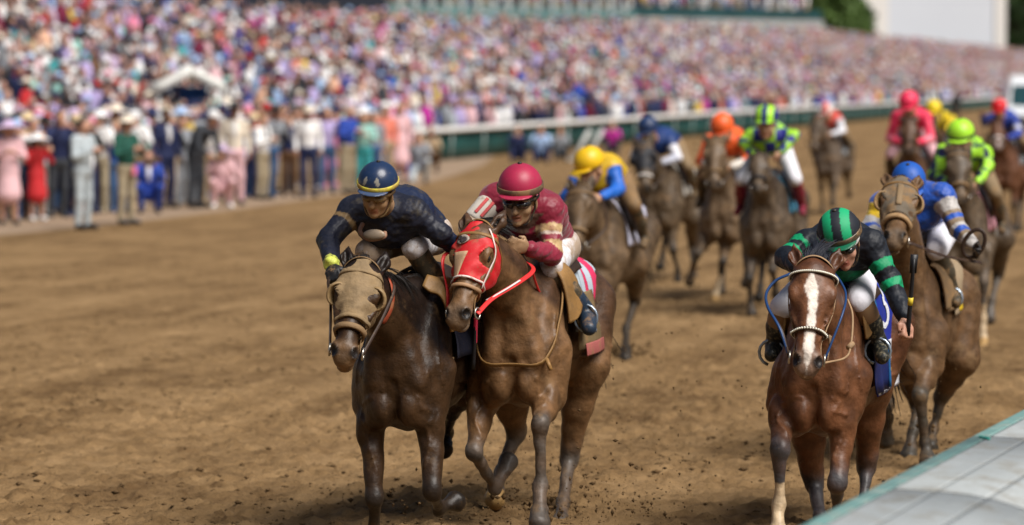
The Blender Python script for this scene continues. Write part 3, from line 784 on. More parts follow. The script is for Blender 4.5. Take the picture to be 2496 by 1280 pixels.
spectator(G(640, 487), 'man in a black waistcoat over a white shirt, khaki trousers', 'hold', 'white', 'khaki', hair_=2, h=1.0, turn=.9, shirt='black')
spectator(G(665, 470), 'man in a navy coat behind the black waistcoat', 'stand', 'navy', 'tan', hair_=1, h=1.06)
spectator(G(705, 478), 'man in brown trousers and a navy jacket', 'stand', 'navy', 'brown', hair_=1, h=.98)
spectator(G(752, 482), 'man in an untucked white shirt, navy trousers and white cap', 'stand', 'white', 'navy', 'cap', 'cream', skin=2, h=1.08)
spectator(G(798, 472), 'man in a lavender checked shirt and jeans', 'stand', 'lavender', 'denim', hair_=2, h=1.06)
spectator(G(848, 472), 'man in a royal blue blazer and khaki trousers pointing along the track', 'hold', 'royal blue', 'khaki', hair_=3, h=1.09, turn=.8)
spectator(G(888, 462), 'woman in a mint top and teal trousers beside the blue blazer', 'hold', 'mint', 'teal', hair_=2, h=.98, long=True)
spectator(G(912, 455), 'man in a grey shirt behind the woman in coral', 'stand', 'grey', 'denim', hair_=1, h=.97)
spectator(G(940, 452), 'woman in a coral top near the end of the standing row', 'stand', 'coral', 'tan', hair_=1, h=1.05, long=True)
spectator(G(975, 448), 'woman in a long pale pink dress ending the standing row', 'stand', 'pale pink', dress=True, hair_=1, long=True, h=1.08)
def blue_bag(root, J):
    o = empty('shoulder_bag', root.location + Vector((-.32, -.3, .0)), .3); tag(o, 'royal blue bag beside the kneeling man in grey', 'bag')
    grown('body', [Ell((0, 0, .42), (.13, .2, .26), k=.03)], .02, cm('royal blue'), o)
    b = MB(); b.tube(smooth_path([(0, -.12, .6), (0, -.05, .85), (0, .05, .85), (0, .12, .6)]), .012, 6); b.build('strap', cm('navy'), o, True)
spectator(G(1020, 446), 'kneeling man in a grey jacket at the end of the white-topped rail', 'kneel', 'grey', 'pale grey', hair_=3, h=1.05, extra=blue_bag)
spectator(G(1050, 420), 'crouching person in a tan jacket below the start of the white-topped rail', 'crouch', 'tan', 'brown', hair_=1, h=1.0)
spectator(G(1262, 396), 'crouching photographer in navy against the green sheeting', 'sit', 'navy', 'navy', hair_=1, h=1.06)
spectator(G(1318, 398), 'crouching photographer in white shirt sleeves and navy trousers', 'sit', 'pale blue', 'navy', hair_=0, h=1.1)
spectator(G(1366, 392), 'crouching person in a grey top beside the pale slanting strut', 'sit', 'grey', 'charcoal', hair_=2, h=1.0)
spectator(G(1492, 378), 'crouching person in bright magenta pink by the green sheeting', 'sit', 'magenta', 'charcoal', hair_=2, h=1.08)
spectator(G(2330, 300), 'person in a dark suit standing by the white van', 'stand', 'black', 'black', hair_=0, skin=1, h=1.03)

# ---- the pack between the front row and the rail: copies of six figures with their own clothes
def crowd_mesh(pose, hat, dress, long):
    J = figure(pose); a, b, s, k = fig_prims(J, dress); c = J['hd']; V = []; Q = []; mi = []
    def add(P, i, clip=None):
        v, q = grow_mesh(P, .028, clip); v = relax(v, q); n = sum(len(x) for x in V); V.append(v); Q.append(q + n); mi.extend([i] * len(q))
    add(k + ([] if dress else []), 0); add(a, 1); add(b, 2); add(s, 2)
    add(hair_prims(c, long), 4, hair_clip(c))
    V_ = np.vstack(V); F_ = [tuple(x) for x in np.vstack(Q)]
    if hat:
        hv, hf = hat_geo(hat, c); n = len(V_); V_ = np.vstack([V_, hv]); F_ += [tuple(x + n for x in f) for f in hf]; mi += [3] * len(hf)
    me = bpy.data.meshes.new('person'); me.from_pydata([tuple(map(float, v)) for v in V_], [], [tuple(map(int, f)) for f in F_])
    me.polygons.foreach_set('material_index', np.array(mi, np.int32)); me.polygons.foreach_set('use_smooth', np.ones(len(mi), bool))
    for x in range(5): me.materials.append(cm('white'))
    return me
KINDS = []
for pose in ('stand', 'phone', 'raise'):
    for hat in (None, 'brim', 'wide', 'cap'):
        KINDS.append((pose, hat, crowd_mesh(pose, hat, hat == 'wide', hat == 'wide' or (hat is None and pose == 'raise'))))
TOPS = ["white"] * 7 + ["cream", "pale pink", "pink", "coral", "red", "lavender", "lavender", "pale blue", "pale blue", "royal blue", "royal blue", "navy", "navy", "navy", "navy", "grey", "charcoal", "charcoal", "teal", "magenta", "yellow", "tan", "lilac", "maroon", "peach", "mint", "black", "black", "navy", "charcoal", "black", "grey"]
HATC = ['white', 'straw', 'cream', 'pink', 'navy', 'red', 'lilac', 'black', 'charcoal', 'pale blue', 'white', 'navy']
BOT = ['navy', 'khaki', 'charcoal', 'grey', 'tan', 'denim', 'white', 'brown']
def mass_spots():
    """places on the concourse and the terraces where people stand"""
    r_ = np.random.default_rng(5); P = []
    for n in np.arange(.9, 17.4, .8):
        z = .008 if n < 2 else stand_z(max(2.0, 2.0 + .8 * math.floor((n - 2.0) / .8)) + .8)
        t = -50.0
        while t < 430:
            if n > np.interp(t, [45, 60, 120, 200], [12.6, 13.0, 15.5, 17.4]): t += 3; continue
            q = tn(t + r_.normal() * .08, n + .1 + r_.normal() * .1, z); u, v = proj(q + (0, 0, 1.5))
            if -60 < u < 2580 and v > -60 and r_.random() < .80 + .45 * vnoise(np.array(t), np.array(n), .25, 4): P.append(q)
            t += .54 + r_.random() * .34 + max(0, t - 150) * .0012
    return np.array(P)
def crowd_individuals():
    r_ = np.random.default_rng(21); spots = []
    cand = [(t, n) for n in np.arange(-4.2, -.4, .55) for t in np.arange(-62, 16, .50)]
    r_.shuffle(cand)
    for t, n in cand:
        p = tn(t + r_.normal() * .14, n + r_.normal() * .16); u, v = proj(p + (0, 0, 1.5))
        uf, vf = proj(p)
        if -70 < u < 990 - 12 * max(0, -n - 3) and vf < np.interp(uf, [-80, 0, 300, 600, 1000], [556, 547, 517, 487, 434]) and r_.random() < .78: spots.append(p)
    spots.sort(key=lambda p: p[1]); keep = spots[:266]
    M_ = mass_spots(); M_ = M_[np.argsort(M_[:, 1])]; k = 266 - len(keep)
    keep += list(M_[:k]); rest = M_[k:]
    used = set()
    for p in keep:
        for _ in range(60):
            k = KINDS[r_.choice(12, p=[.16, .06, .05, .06, .16, .10, .08, .06, .09, .06, .06, .06])]
            top = TOPS[r_.integers(len(TOPS))]; hc = HATC[r_.integers(len(HATC))]; bt = BOT[r_.integers(len(BOT))]; hr = int(r_.integers(4)); sk = int(r_.choice(4, p=[.5, .28, .12, .1]))
            key = (k[0], k[1], top, hc if k[1] else hr, bt if not k[1] else 0)
            if key not in used: break
        used.add(key)
        o = bpy.data.objects.new('person', k[2]); o.location = (p[0], p[1], max(.006, p[2])); s = r_.uniform(.93, 1.09); o.scale = (s, s, s)
        o.rotation_euler = (r_.normal() * .05, .03 + r_.normal() * .05, look_at_race(p) + r_.normal() * .4)
        link(o)
        for i, m in enumerate((skm(sk), cm(top), cm(top if k[1] == 'wide' else bt), cm(hc), hrm(hr))): o.material_slots[i].link = 'OBJECT'; o.material_slots[i].material = m
        hd = {None: ('black', 'brown', 'fair', 'grey')[hr] + '-haired', 'brim': hc + ' brimmed hat', 'wide': 'wide ' + hc + ' hat', 'cap': hc + ' cap'}[k[1]]
        ps = {'stand': 'standing', 'phone': 'hands at face', 'raise': 'arm raised'}[k[0]]
        if k[1] is None: lb = '%s racegoer in %s top, %s trousers, %s' % (hd, top, bt, ps)
        elif k[1] == 'wide': lb = 'woman in %s dress and %s, %s in the crowd' % (top, hd, ps)
        else: lb = 'racegoer in %s top and %s, %s in the crowd' % (top, hd, ps)
        tag(o, lb, 'spectator', 'racegoers packed between the dirt and the rail')
    return rest
MASS = crowd_individuals()

def crowd_mass():
    """the rest of the crowd on the terraces: too many to count"""
    r_ = np.random.default_rng(5)
    def ball(nu, nv):
        V = [(0, 0, 1)] + [(math.sin(math.pi * i / nv) * math.cos(2 * math.pi * k / nu), math.sin(math.pi * i / nv) * math.sin(2 * math.pi * k / nu), math.cos(math.pi * i / nv)) for i in range(1, nv) for k in range(nu)] + [(0, 0, -1)]
        F = [(0, 1 + k, 1 + (k + 1) % nu) for k in range(nu)]
        for i in range(nv - 2):
            for k in range(nu):
                a, b, c, d = 1 + i * nu + k, 1 + i * nu + (k + 1) % nu, 1 + (i + 1) * nu + (k + 1) % nu, 1 + (i + 1) * nu + k
                F += [(a, d, c), (a, c, b)]
        e = len(V) - 1; F += [(e, 1 + (nv - 2) * nu + (k + 1) % nu, 1 + (nv - 2) * nu + k) for k in range(nu)]
        return np.array(V), np.array(F)
    BV, BF = ball(7, 5)
    P = list(MASS)
    for k in range(7):
        a = DECK_L * .28
        while a < DECK_L - .5:
            P.append(DECK_P(a, 1.05 + k, 8.55 + .45 * k) + DECK_O); a += .75 + .3 * r_.random()
    P = np.array(P); N = len(P); s = r_.uniform(.93, 1.08, N)
    names = TOPS + ['white', 'white', 'white', 'pale blue', 'pale blue', 'lavender', 'lavender', 'pale pink', 'navy', 'navy', 'black', 'charcoal', 'maroon', 'royal blue', 'grey', 'black', 'pale grey', 'pale grey', 'black', 'charcoal', 'navy', 'maroon', 'black', 'royal blue']
    darks = ['black', 'charcoal', 'navy', 'navy', 'maroon', 'royal blue', 'grey', 'brown', 'magenta', 'teal']
    tops = np.array([PAL[x] for x in names + ['white', 'pale pink', 'lavender', 'pale blue', 'lilac', 'cream']])[r_.integers(len(names) + 6, size=N)]
    dk = r_.random(N) < .13 + .9 * vnoise((P - RAIL0) @ TR, (P - RAIL0) @ NR, .22, 6)
    tops[dk] = np.array([PAL[x] for x in darks])[r_.integers(len(darks), size=int(dk.sum()))]
    hats = np.array([PAL[x] for x in HATC + ['white', 'cream', 'navy', 'white', 'pale blue']])[r_.integers(len(HATC) + 5, size=N)]
    skin = np.array([(.47, .27, .22), (.42, .22, .17), (.30, .15, .11), (.12, .06, .04)])[r_.choice(4, p=[.50, .28, .12, .10], size=N)]; hairs = np.array(HAIR)[r_.integers(4, size=N)]
    hashat = r_.random(N) < .45
    fd = np.arctan2(22 - P[:, 1], .8 - P[:, 0]) + r_.normal(size=N) * .35
    VV = []; TT = []; FF = []; nb = 0
    def blob(off, rad, col, sel=slice(None), tw=None):
        nonlocal nb
        c, sn = np.cos(fd[sel]), np.sin(fd[sel]); rad = np.asarray(rad) * s[sel][:, None, None] if np.ndim(rad) == 1 else rad
        L = BV[None] * rad + np.asarray(off) * s[sel][:, None, None]
        X = L[..., 0] * c[:, None] - L[..., 1] * sn[:, None]; Y = L[..., 0] * sn[:, None] + L[..., 1] * c[:, None]
        V = np.stack([X, Y, L[..., 2]], 2) + P[sel][:, None, :]
        m = len(V); k = len(BV); VV.append(V.reshape(-1, 3)); TT.append(np.repeat(col[sel], k, 0)); FF.append((BF[None] + nb + k * np.arange(m)[:, None, None]).reshape(-1, 3)); nb += m * k
    bots = np.array([PAL[x] for x in BOT])[r_.integers(len(BOT), size=N)]
    blob((0, 0, 1.17), (.15, .24, .40), tops); blob((0, 0, .62), (.15, .19, .62), bots)
    blob((.03, 0, 1.63), (.10, .085, .13), skin)
    hs = np.where(hashat)[0]; nh = np.where(~hashat)[0]
    blob((0, 0, 1.73), (.10, .095, .07), hats, hs); blob((0, 0, 1.70), (.21, .20, .022), hats, hs); blob((-.03, 0, 1.67), (.10, .095, .11), hairs, nh)
    up = np.where(r_.random(N) < .35)[0]
    for sg in (1, -1): blob((.2, sg * .15, 1.42), (.09, .055, .16), skin if sg > 0 else tops, up)
    mesh_obj('crowd', np.vstack(VV), np.vstack(FF), mat('crowd_clothes', None, .8, vary=0), tint=np.vstack(TT))['kind'] = 'stuff'
crowd_mass()
def balloon():
    p = at_y(255, 165, 92); root = empty('balloon', p); tag(root, 'mint green balloon floating over the crowd', 'balloon')
    grown('envelope', [Ell((0, 0, 0), (.22, .22, .27), k=.02), Cap((0, 0, -.2), (0, 0, -.33), .12, .03, .08)], .025, mat('balloon_mint', PAL['mint'], .3), root)
    b = MB(); b.tube([(0, 0, -.33), (.02, 0, -1.2)], .004, 4); b.build('string', mat('string_white', (.7, .7, .7), .7), root)
balloon()
# ================================================================ the horses
class Frame:          # local axes of a horse: x forward, y to its own left, z up, origin on the ground under the withers
    def __init__(s, u, y, phi):
        p = at_y(u, 400, y); s.o = np.array([p[0], y, 0.0]); s.phi = R(phi)
        s.f = np.array([-math.sin(s.phi), -math.cos(s.phi), 0]); s.l = np.array([math.cos(s.phi), -math.sin(s.phi), 0])
        s.rz = math.atan2(s.f[1], s.f[0])
    def J(s, u, v, x):                # the local point seen at (u, v) that lies x metres ahead of the withers
        d = ray(u, v); t = ((s.o + s.f * x - _CO) @ s.f) / (d @ s.f)
        p = _CO + d * t - s.o; return np.array([x, p @ s.l, p[2]])
    def pt(s, q): return s.J(*q[1:]) if q[0] == 'p' else np.array(q, float)
    def world(s, p): return s.o + s.f * p[0] + s.l * p[1] + np.array([0, 0, p[2]])
def sstep(a, b, x):
    t = np.clip((x - a) / (b - a), 0, 1); return t * t * (3 - 2 * t)
def seg_dist(V, a, b):
    ab = b - a; t = np.clip(((V - a) @ ab) / (ab @ ab + 1e-9), 0, 1)
    return np.linalg.norm(V - a - t[:, None] * ab, axis=1), t

def horse(F, name_label, poll, nose, psi, legs, coat, dz=0.0, h=.011, ear=(.0, .035), points=(.035, .032, .03), muzzle=None, blaze=False, socks=(), mat_=None, group=None, belly=1.0, neck_lift=0.0, coat_top=None, wid=.88, tail=True, near=True, wither_y=0.0):
    root = empty('racehorse', F.o, F.rz); tag(root, name_label, 'horse', group)
    P, M = F.pt(poll), F.pt(nose); L = np.linalg.norm(M - P); hh = unit(M - P); ps = R(psi)
    l = np.array([math.sin(ps), math.cos(ps), 0]); l = unit(l - hh * (hh @ l)); n = np.cross(hh, l)
    k_ = L / .58
    kb = k_ * 1.27
    def H(a, b, c): return P + hh * (a * L) + l * (b * kb) + n * (c * k_)
    AX = np.array([hh, l, n]); Y2 = np.array([0, 1, 0.])
    def E(a, b, c, r, k=.03, sub=False): return Ell(H(a, b, c), np.array(r) * (k_, kb, k_ * 1.06), AX, k, sub)
    head = [E(.10, 0, -.025, (.12, .085, .082), .05), E(.26, 0, -.008, (.14, .092, .058), .04),
            Cap(H(.28, 0, -.04), H(.82, 0, -.025), .080 * k_, .050 * k_, .04, l, 1.12), Cap(H(.25, 0, .012), H(.86, 0, .008), .044 * k_, .035 * k_, .03, l, 1.2),
            Cap(H(.33, 0, -.105), H(.86, 0, -.065), .062 * k_, .034 * k_, .05, l, .8)]
    for s in (1, -1):
        head += [E(.30, s * .05, -.10, (.14, .038, .10), .04), E(.285, s * .082, .012, (.052, .022, .030), .025), Cap(H(.40, s * .073, -.03), H(.64, s * .054, -.025), .013, .008, .025)]
    hood_src = list(head)
    head += [E(.90, 0, -.022, (.072, .055, .055), .04), E(1.0, 0, -.035, (.045, .046, .046), .03), E(.97, 0, -.09, (.05, .036, .028), .025)]
    for s in (1, -1): head.append(E(.935, s * .043, .008, (.046, .022, .034), .022))
    head_full = list(head)
    head += [E(.98, 0, -.070, (.085, .075, .004), .010, True)]
    for s in (1, -1): head += [E(.955, s * .056, .020, (.032, .019, .024), .010, True), E(.315, s * .105, -.004, (.034, .022, .021), .012, True)]
    ears = []
    for s in (1, -1):
        b = H(.0, s * .058, -.02); tip = b - hh * .150 * k_ + l * s * ear[1] + n * ear[0]; mid = b * .55 + tip * .45 + l * s * .012
        ears += [Cap(b, mid, .034 * k_, .041 * k_, .03, n, .8), Cap(mid, tip, .041 * k_, .007, .02, n, .8)]
        q = mid + n * .03 * k_ + l * s * .006; ax = unit(tip - b); sd = unit(np.cross(n, ax)); head_sub = Ell(q, (.068 * k_, .017 * k_, .030 * k_), np.array([ax, sd, np.cross(ax, sd)]), .012, True); ears.append(head_sub)
    # trunk
    z = dz; wy = wither_y
    T = [Ell((-.36, 0, 1.12 + z), (.66, .268, .385), k=.08), Ell((.16, 0, 1.06 + z), (.36, .235, .37), k=.08), Cap((.12, wy, 1.44 + z), (-.40, 0, 1.39 + z), .095, .13, .09), Cap((-.4, 0, 1.36 + z), (-.80, 0, 1.32 + z), .14, .15, .08, Y2, 1.2),
         Ell((-.84, 0, 1.19 + z), (.40, .265, .275), k=.08), Ell((-.55, 0, 1.0 + z), (.5, .23 * belly, .25), k=.08), Ell((.30, 0, .98 + z), (.17, .14, .24), k=.06)]
    A0 = np.array([.06, 0, 1.19 + z]); N1 = H(.10, 0, -.06); mid = A0 * .5 + N1 * .5 + np.array([0, 0, .02 + neck_lift])
    NK = [Cap(A0, mid, .285, .185, .09, Y2, .60), Cap(mid, N1, .180, .112, .06, Y2, .68), Cap(H(.16, 0, -.11), mid - (0, 0, .07), .07, .11, .06, Y2, .75)]
    NK += [Cap((.515, 0, .72 + z), (.50, 0, .98 + z), .002, .010, .045, sub=True)]
    for s in (1, -1):
        NK += [Cap(mid + np.array([.02, s * .075, -.09]), np.array([.45, s * .13, .98 + z]), .055, .062, .03)]
        T += [Ell((.428, s * .080, .850 + z), (.098, .082, .112), k=.020), Ell((.34, s * .135, .93 + z), (.14, .105, .21), k=.05), Ell((.36, s * .16, .80 + z), (.10, .06, .10), k=.04), Ell((.20, s * .165, 1.12 + z), (.20, .085, .33), np.array([(.9, 0, .43), (0, 1, 0), (-.43, 0, .9)]), .05), Ell((.30, s * .175, 1.0 + z), (.13, .07, .15), k=.04),
              Ell((-.78, s * .17, 1.33 + z), (.16, .08, .10), k=.05), Ell((-.98, s * .14, 1.10 + z), (.24, .13, .33), k=.06), Ell((-1.08, s * .10, 1.2 + z), (.16, .09, .22), k=.05)]
    for p in T + NK:
        for q in ((p.c,) if isinstance(p, Ell) else (p.a, p.b)): q[1] *= wid if abs(q[0]) < .75 or q[0] < 0 else 1
        if isinstance(p, Ell): p.r = p.r * (1, wid, 1)
    LG = []; lower = []
    lj = {}
    for key in ('lf', 'rf', 'lh', 'rh'):
        q = [F.pt(p) for p in legs[key]]; s = 1 if key[0] == 'l' else -1; lj[key] = q
        if key[1] == 'f':
            E_, K, Fe, Tt = q; S = np.array([.26, s * .185 * wid, 1.03 + z]); C = Fe + (Tt - Fe) * .62; m = E_ * .5 + K * .5
            out = unit(np.cross(K - E_, (1, 0, 0))) * s * -.0
            LG += [Cap(S, E_, .125, .100, .06), Cap(E_, m, .094, .064, .03, Y2, .85), Cap(m, K, .066, .047, .02, Y2, .95), Ell(E_ * .76 + K * .24 + np.array([.035, s * .03, 0]), (.066, .048, .105), k=.025), Ell(E_ * .66 + K * .34 + np.array([.01, -s * .035, 0]), (.05, .035, .09), k=.02)]
            kd = unit(Fe - K)
            LG += [Ell(K + np.array([.004, 0, .008]), (.046, .051, .060), k=.022), Cap(K, Fe, .040, .029, .02, Y2, .88), Cap(K + kd * .03, K + kd * .09, .036, .03, .02), Cap(K * .45 + Fe * .55 - np.array([.022, 0, 0]), Fe - np.array([.02, 0, 0]), .018, .022, .02)]
        else:
            St, K, Fe, Tt = q; S = np.array([-.86, s * .17, 1.2 + z]); C = Fe + (Tt - Fe) * .62; m = St * .55 + K * .45
            LG += [Cap(S, St, .19, .135, .08), Cap(St, m, .128, .088, .05), Cap(m, K, .088, .056, .04), Ell(K + unit(K - Fe) * .03 - np.array([.03, 0, 0]), (.05, .042, .07), k=.03)]
            LG += [Cap(K, Fe, .046, .034, .025, Y2, .85)]
        u_ = unit(Tt - C)
        LG += [Ell(Fe, (.038, .038, .046), k=.025), Ell(Fe - np.array([.028, 0, .012]), (.03, .028, .03), k=.02), Cap(Fe, C, .034, .036, .02)]
        LG += [Cap(C, Tt - u_ * .012, .043, .060, .008), Ell(C - u_ * .004, (.049, .049, .022), k=.010)]
        lower.append((K, Fe, C, Tt, E_ if key[1] == 'f' else St, key))
    prims = T + [p for p in NK if not p.sub] + LG + [p for p in NK if p.sub] + head + ears
    if h < .0105:         # veins standing out under the thin skin
        lines = []
        for s in (1, -1):
            E_, K = lj['lf' if s > 0 else 'rf'][:2]; fwd = np.array([.07, -s * .015, 0])
            lines += [[np.array([.40, s * .13, 1.02 + z]), np.array([.42, s * .10, .92 + z]), E_ * .9 + K * .1 + fwd, E_ * .6 + K * .4 + fwd * .9 + (0, s * .02, 0), E_ * .3 + K * .7 + fwd * .7 - (0, s * .02, 0)],
                      [H(.36, s * .07, -.04), H(.50, s * .075, -.02), H(.64, s * .06, -.035), H(.78, s * .055, -.02)], [H(.50, s * .075, -.02), H(.60, s * .065, .005), H(.74, s * .05, .01)],
                      [np.array([.05, s * .26, .95 + z]), np.array([-.2, s * .27, .90 + z]), np.array([-.5, s * .26, .93 + z]), np.array([-.8, s * .24, .98 + z])], [np.array([.30, s * .22, 1.25 + z]), np.array([.36, s * .2, 1.1 + z]), np.array([.34, s * .2, .97 + z])]]
        for q in lines:
            q = project(prims, smooth_path(q, 4), .001, 6)[0]; prims += [Cap(a, b, .0075, .0075, .010) for a, b in zip(q[:-1], q[1:])]
    c0 = np.array(coat); pt_ = np.array(points); mz = np.array(muzzle if muzzle is not None else c0 * .55)
    def tint(V):
        c = np.repeat(c0[None], len(V), 0)
        if coat_top is not None:      # neck and shoulder of another shade than the chest
            w_ = sstep(.92, 1.16, V[:, 2] - dz + .05 * np.sin(V[:, 1] * 19 + V[:, 0] * 7) + .03 * np.sin(V[:, 1] * 43 - V[:, 2] * 31)) * sstep(1.0, .9, (V - P) @ hh / L + .9); c = c * (1 - w_[:, None]) + np.array(coat_top) * w_[:, None]
        for K, Fe, C, Tt, U, key in lower:
            d, t = seg_dist(V, U * .35 + K * .65, K); w_ = sstep(.14, .06, d) * sstep(.1, 1.0, t + .10 * np.sin(V[:, 1] * 90 + V[:, 2] * 40))
            for a, b in ((K * .9 + Fe * .1, Fe), (Fe, Tt)):
                d, t = seg_dist(V, a, b); w_ = np.maximum(w_, sstep(.15, .06, d))
            w_ = w_ * (.86 + .14 * np.sin(V[:, 2] * 37 + V[:, 1] * 21 + V[:, 0] * 17))
            c = c * (1 - w_[:, None]) + pt_ * w_[:, None]
            if key in socks:
                d, t = seg_dist(V, K * .45 + Fe * .55, Fe); w2 = sstep(.11, .08, d) * sstep(.02, .12, t + .02 * np.sin(V[:, 1] * 160))
                d, t = seg_dist(V, Fe, Tt); w2 = np.maximum(w2, sstep(.11, .08, d)); c = c * (1 - w2[:, None]) + np.array((.50, .38, .24)) * w2[:, None]
            d, t = seg_dist(V, C, Tt); w_ = sstep(.09, .075, d) * sstep(.06, .12, t); hoof = np.array((.42, .26, .10) if key in socks or (key, ) in socks else tuple(pt_ * .85))
            c = c * (1 - w_[:, None]) + hoof * w_[:, None]
        q = V - P; a = q @ hh / L; b = q @ l / kb; cc = q @ n / k_
        hd = (np.abs(b) < .13) & (a > .1) & (a < 1.2) & (cc > -.2) & (cc < .12)
        w_ = np.where(hd, sstep(.80, .95, a), 0); c = c * (1 - w_[:, None]) + mz * w_[:, None]
        nb = np.where(hd, sstep(.044, .026, np.sqrt(((a - .955) * L) ** 2 + (np.abs(b) - .054) ** 2 + (cc - .018) ** 2)), 0); c = c * (1 - nb[:, None]) + np.array((.012, .009, .008)) * nb[:, None]
        if blaze:
            wd = np.interp(a, [.10, .16, .24, .36, .5, .7, .82, .93, 1.02], [0, .010, .027, .018, .014, .018, .021, .012, .0]) + .0015 * np.sin(a * 47) + .0012 * np.sin(a * 111)
            off = np.interp(a, [.1, .25, .4, 1], [-.012, -.010, .004, .0])
            w_ = np.where(hd & (cc > -.03), sstep(.006, -.002, np.abs(b - off) - wd), 0) * (a > .1); c = c * (1 - w_[:, None]) + np.array((.70, .62, .54)) * w_[:, None]
        return c
    def lumps(D, X, Y, Z):
        a = np.sin(9 * X + 13 * Z + 2.1 * np.sin(11 * Y)) * np.sin(15 * Y - 7 * Z + 1.3); b = np.sin(23 * X - 17 * Y + 1.7 * np.sin(19 * Z)) * np.sin(27 * Z + 9 * X + 14 * Y)
        return D + .0050 * a + .0032 * b
    body = grown('body', prims, h, mat_, root, tint=tint, it=1, clip=lumps)
    for s in (1, -1):
        V, Q = grow_mesh([Ell((0, 0, 0), (.025, .021, .025))], .007); mesh_obj('eye', V + H(.315, s * .079, -.004), Q, mat('horse_eye', (.010, .006, .004), .08, spec=.8, vary=0, coat=.6), root)
    S = dict(root=root, F=F, prims=prims, head=head_full, T=T, H=H, P=P, M=M, hh=hh, l=l, n=n, L=L, AX=AX, k=k_, kb=kb, hood_src=hood_src, NK=NK, legs=lj, z=z, body=body)
    if tail:
        r_ = np.random.default_rng(4); bz = []; a = np.array([-1.2, 0, 1.28 + z])
        for i in range(150 if near else 70):
            q = a + np.array([r_.normal() * .02, r_.normal() * .03, r_.normal() * .03]); e = q + np.array([-.50 - .2 * r_.random(), r_.normal() * .08, -.40 - .3 * r_.random()])
            bz.append((q, q + (-.18, 0, .03), q + np.array([-.40, r_.normal() * .03, -.08]), e))
        hair('tail', bz, mat('horse_hair', (.014, .011, .010), .55, vary=.3), root, .008)
    return S

def mane(S, side=1, fall=.13, count=260, tuft=(-.05, .0, .07), tn_=14, tw=.035, m=None, rad=.0032):
    """crest hair combed by the wind to one side, and a forelock of loose locks between the ears"""
    r_ = np.random.default_rng(9); bz = []; H = S['H']; n_, l_, hh = S['n'], S['l'], S['hh']
    W0 = np.array([.1, 0, 1.50 + S['z']]); P0 = H(-.03, 0, .0)
    base = np.array([P0 * (1 - t) + W0 * t for t in np.linspace(.0, 1, 30)]); base, N = project(S['NK'] + S['T'], base + (0, 0, .06), 0, 8)
    lock = 0
    for i in range(count):
        if i % 9 == 0: k = r_.integers(30); cl = r_.normal(size=3) * .025; g0 = .7 + .6 * r_.random()
        q = base[k] + np.array([r_.normal() * .014, r_.normal() * .012, -.006]); g = fall * g0
        e = q + np.array([-g * .55, side * g * .62, -g * .75]) + cl + r_.normal(size=3) * .008
        bz.append((q, q + np.array([-g * .1, side * g * .15, .035]), q + np.array([-g * .3, side * g * .55, -.0 - g * .2]) + cl * .5, e))
    T_ = np.array(tuft)
    for c in range(tn_):
        a, b = -.05 + .07 * r_.random(), r_.normal() * tw * .8; tip = T_ * (.6 + .6 * r_.random()) + l_ * r_.normal() * tw * 1.3 + np.array([0, 0, r_.normal() * .02]); bow = r_.normal(size=3) * .012
        for i in range(24):
            q = H(a + r_.normal() * .012, b + r_.normal() * .010, -.005); g = .75 + .35 * r_.random()
            e = q + (tip + r_.normal(size=3) * .007) * g
            bz.append((q, q + np.array([0, 0, .045]) + n_ * .015, q + T_ * .35 + (0, 0, .05) + bow, e))
    return hair('mane', bz, m or mat('horse_hair', (.014, .011, .010), .55, vary=.3), S['root'], rad, 7)

def head_ring(S, a, c0, w_, th, off, name, m, tilt=0.0, lo=0, hi=360, parent=None, n=40, src=None):
    """a strap round the head at a fraction a from poll to nose"""
    H = S['H']; C = H(a, 0, c0); t = np.radians(np.linspace(lo, hi, n, endpoint=hi - lo < 360))
    ax = unit(S['n'] + S['hh'] * tilt)
    D = np.cos(t)[:, None] * S['l'] + np.sin(t)[:, None] * ax
    Q = sweep_in(src or S['head'], np.repeat(C[None], n, 0), D, off, .30)
    N = field_grad(S['head'], Q); N /= np.linalg.norm(N, axis=1)[:, None] + 1e-9
    V, Fs = ribbon_geo(Q, N, w_, th, hi - lo >= 360); return mesh_obj(name, np.array(V), Fs, m, parent or S['root']), Q

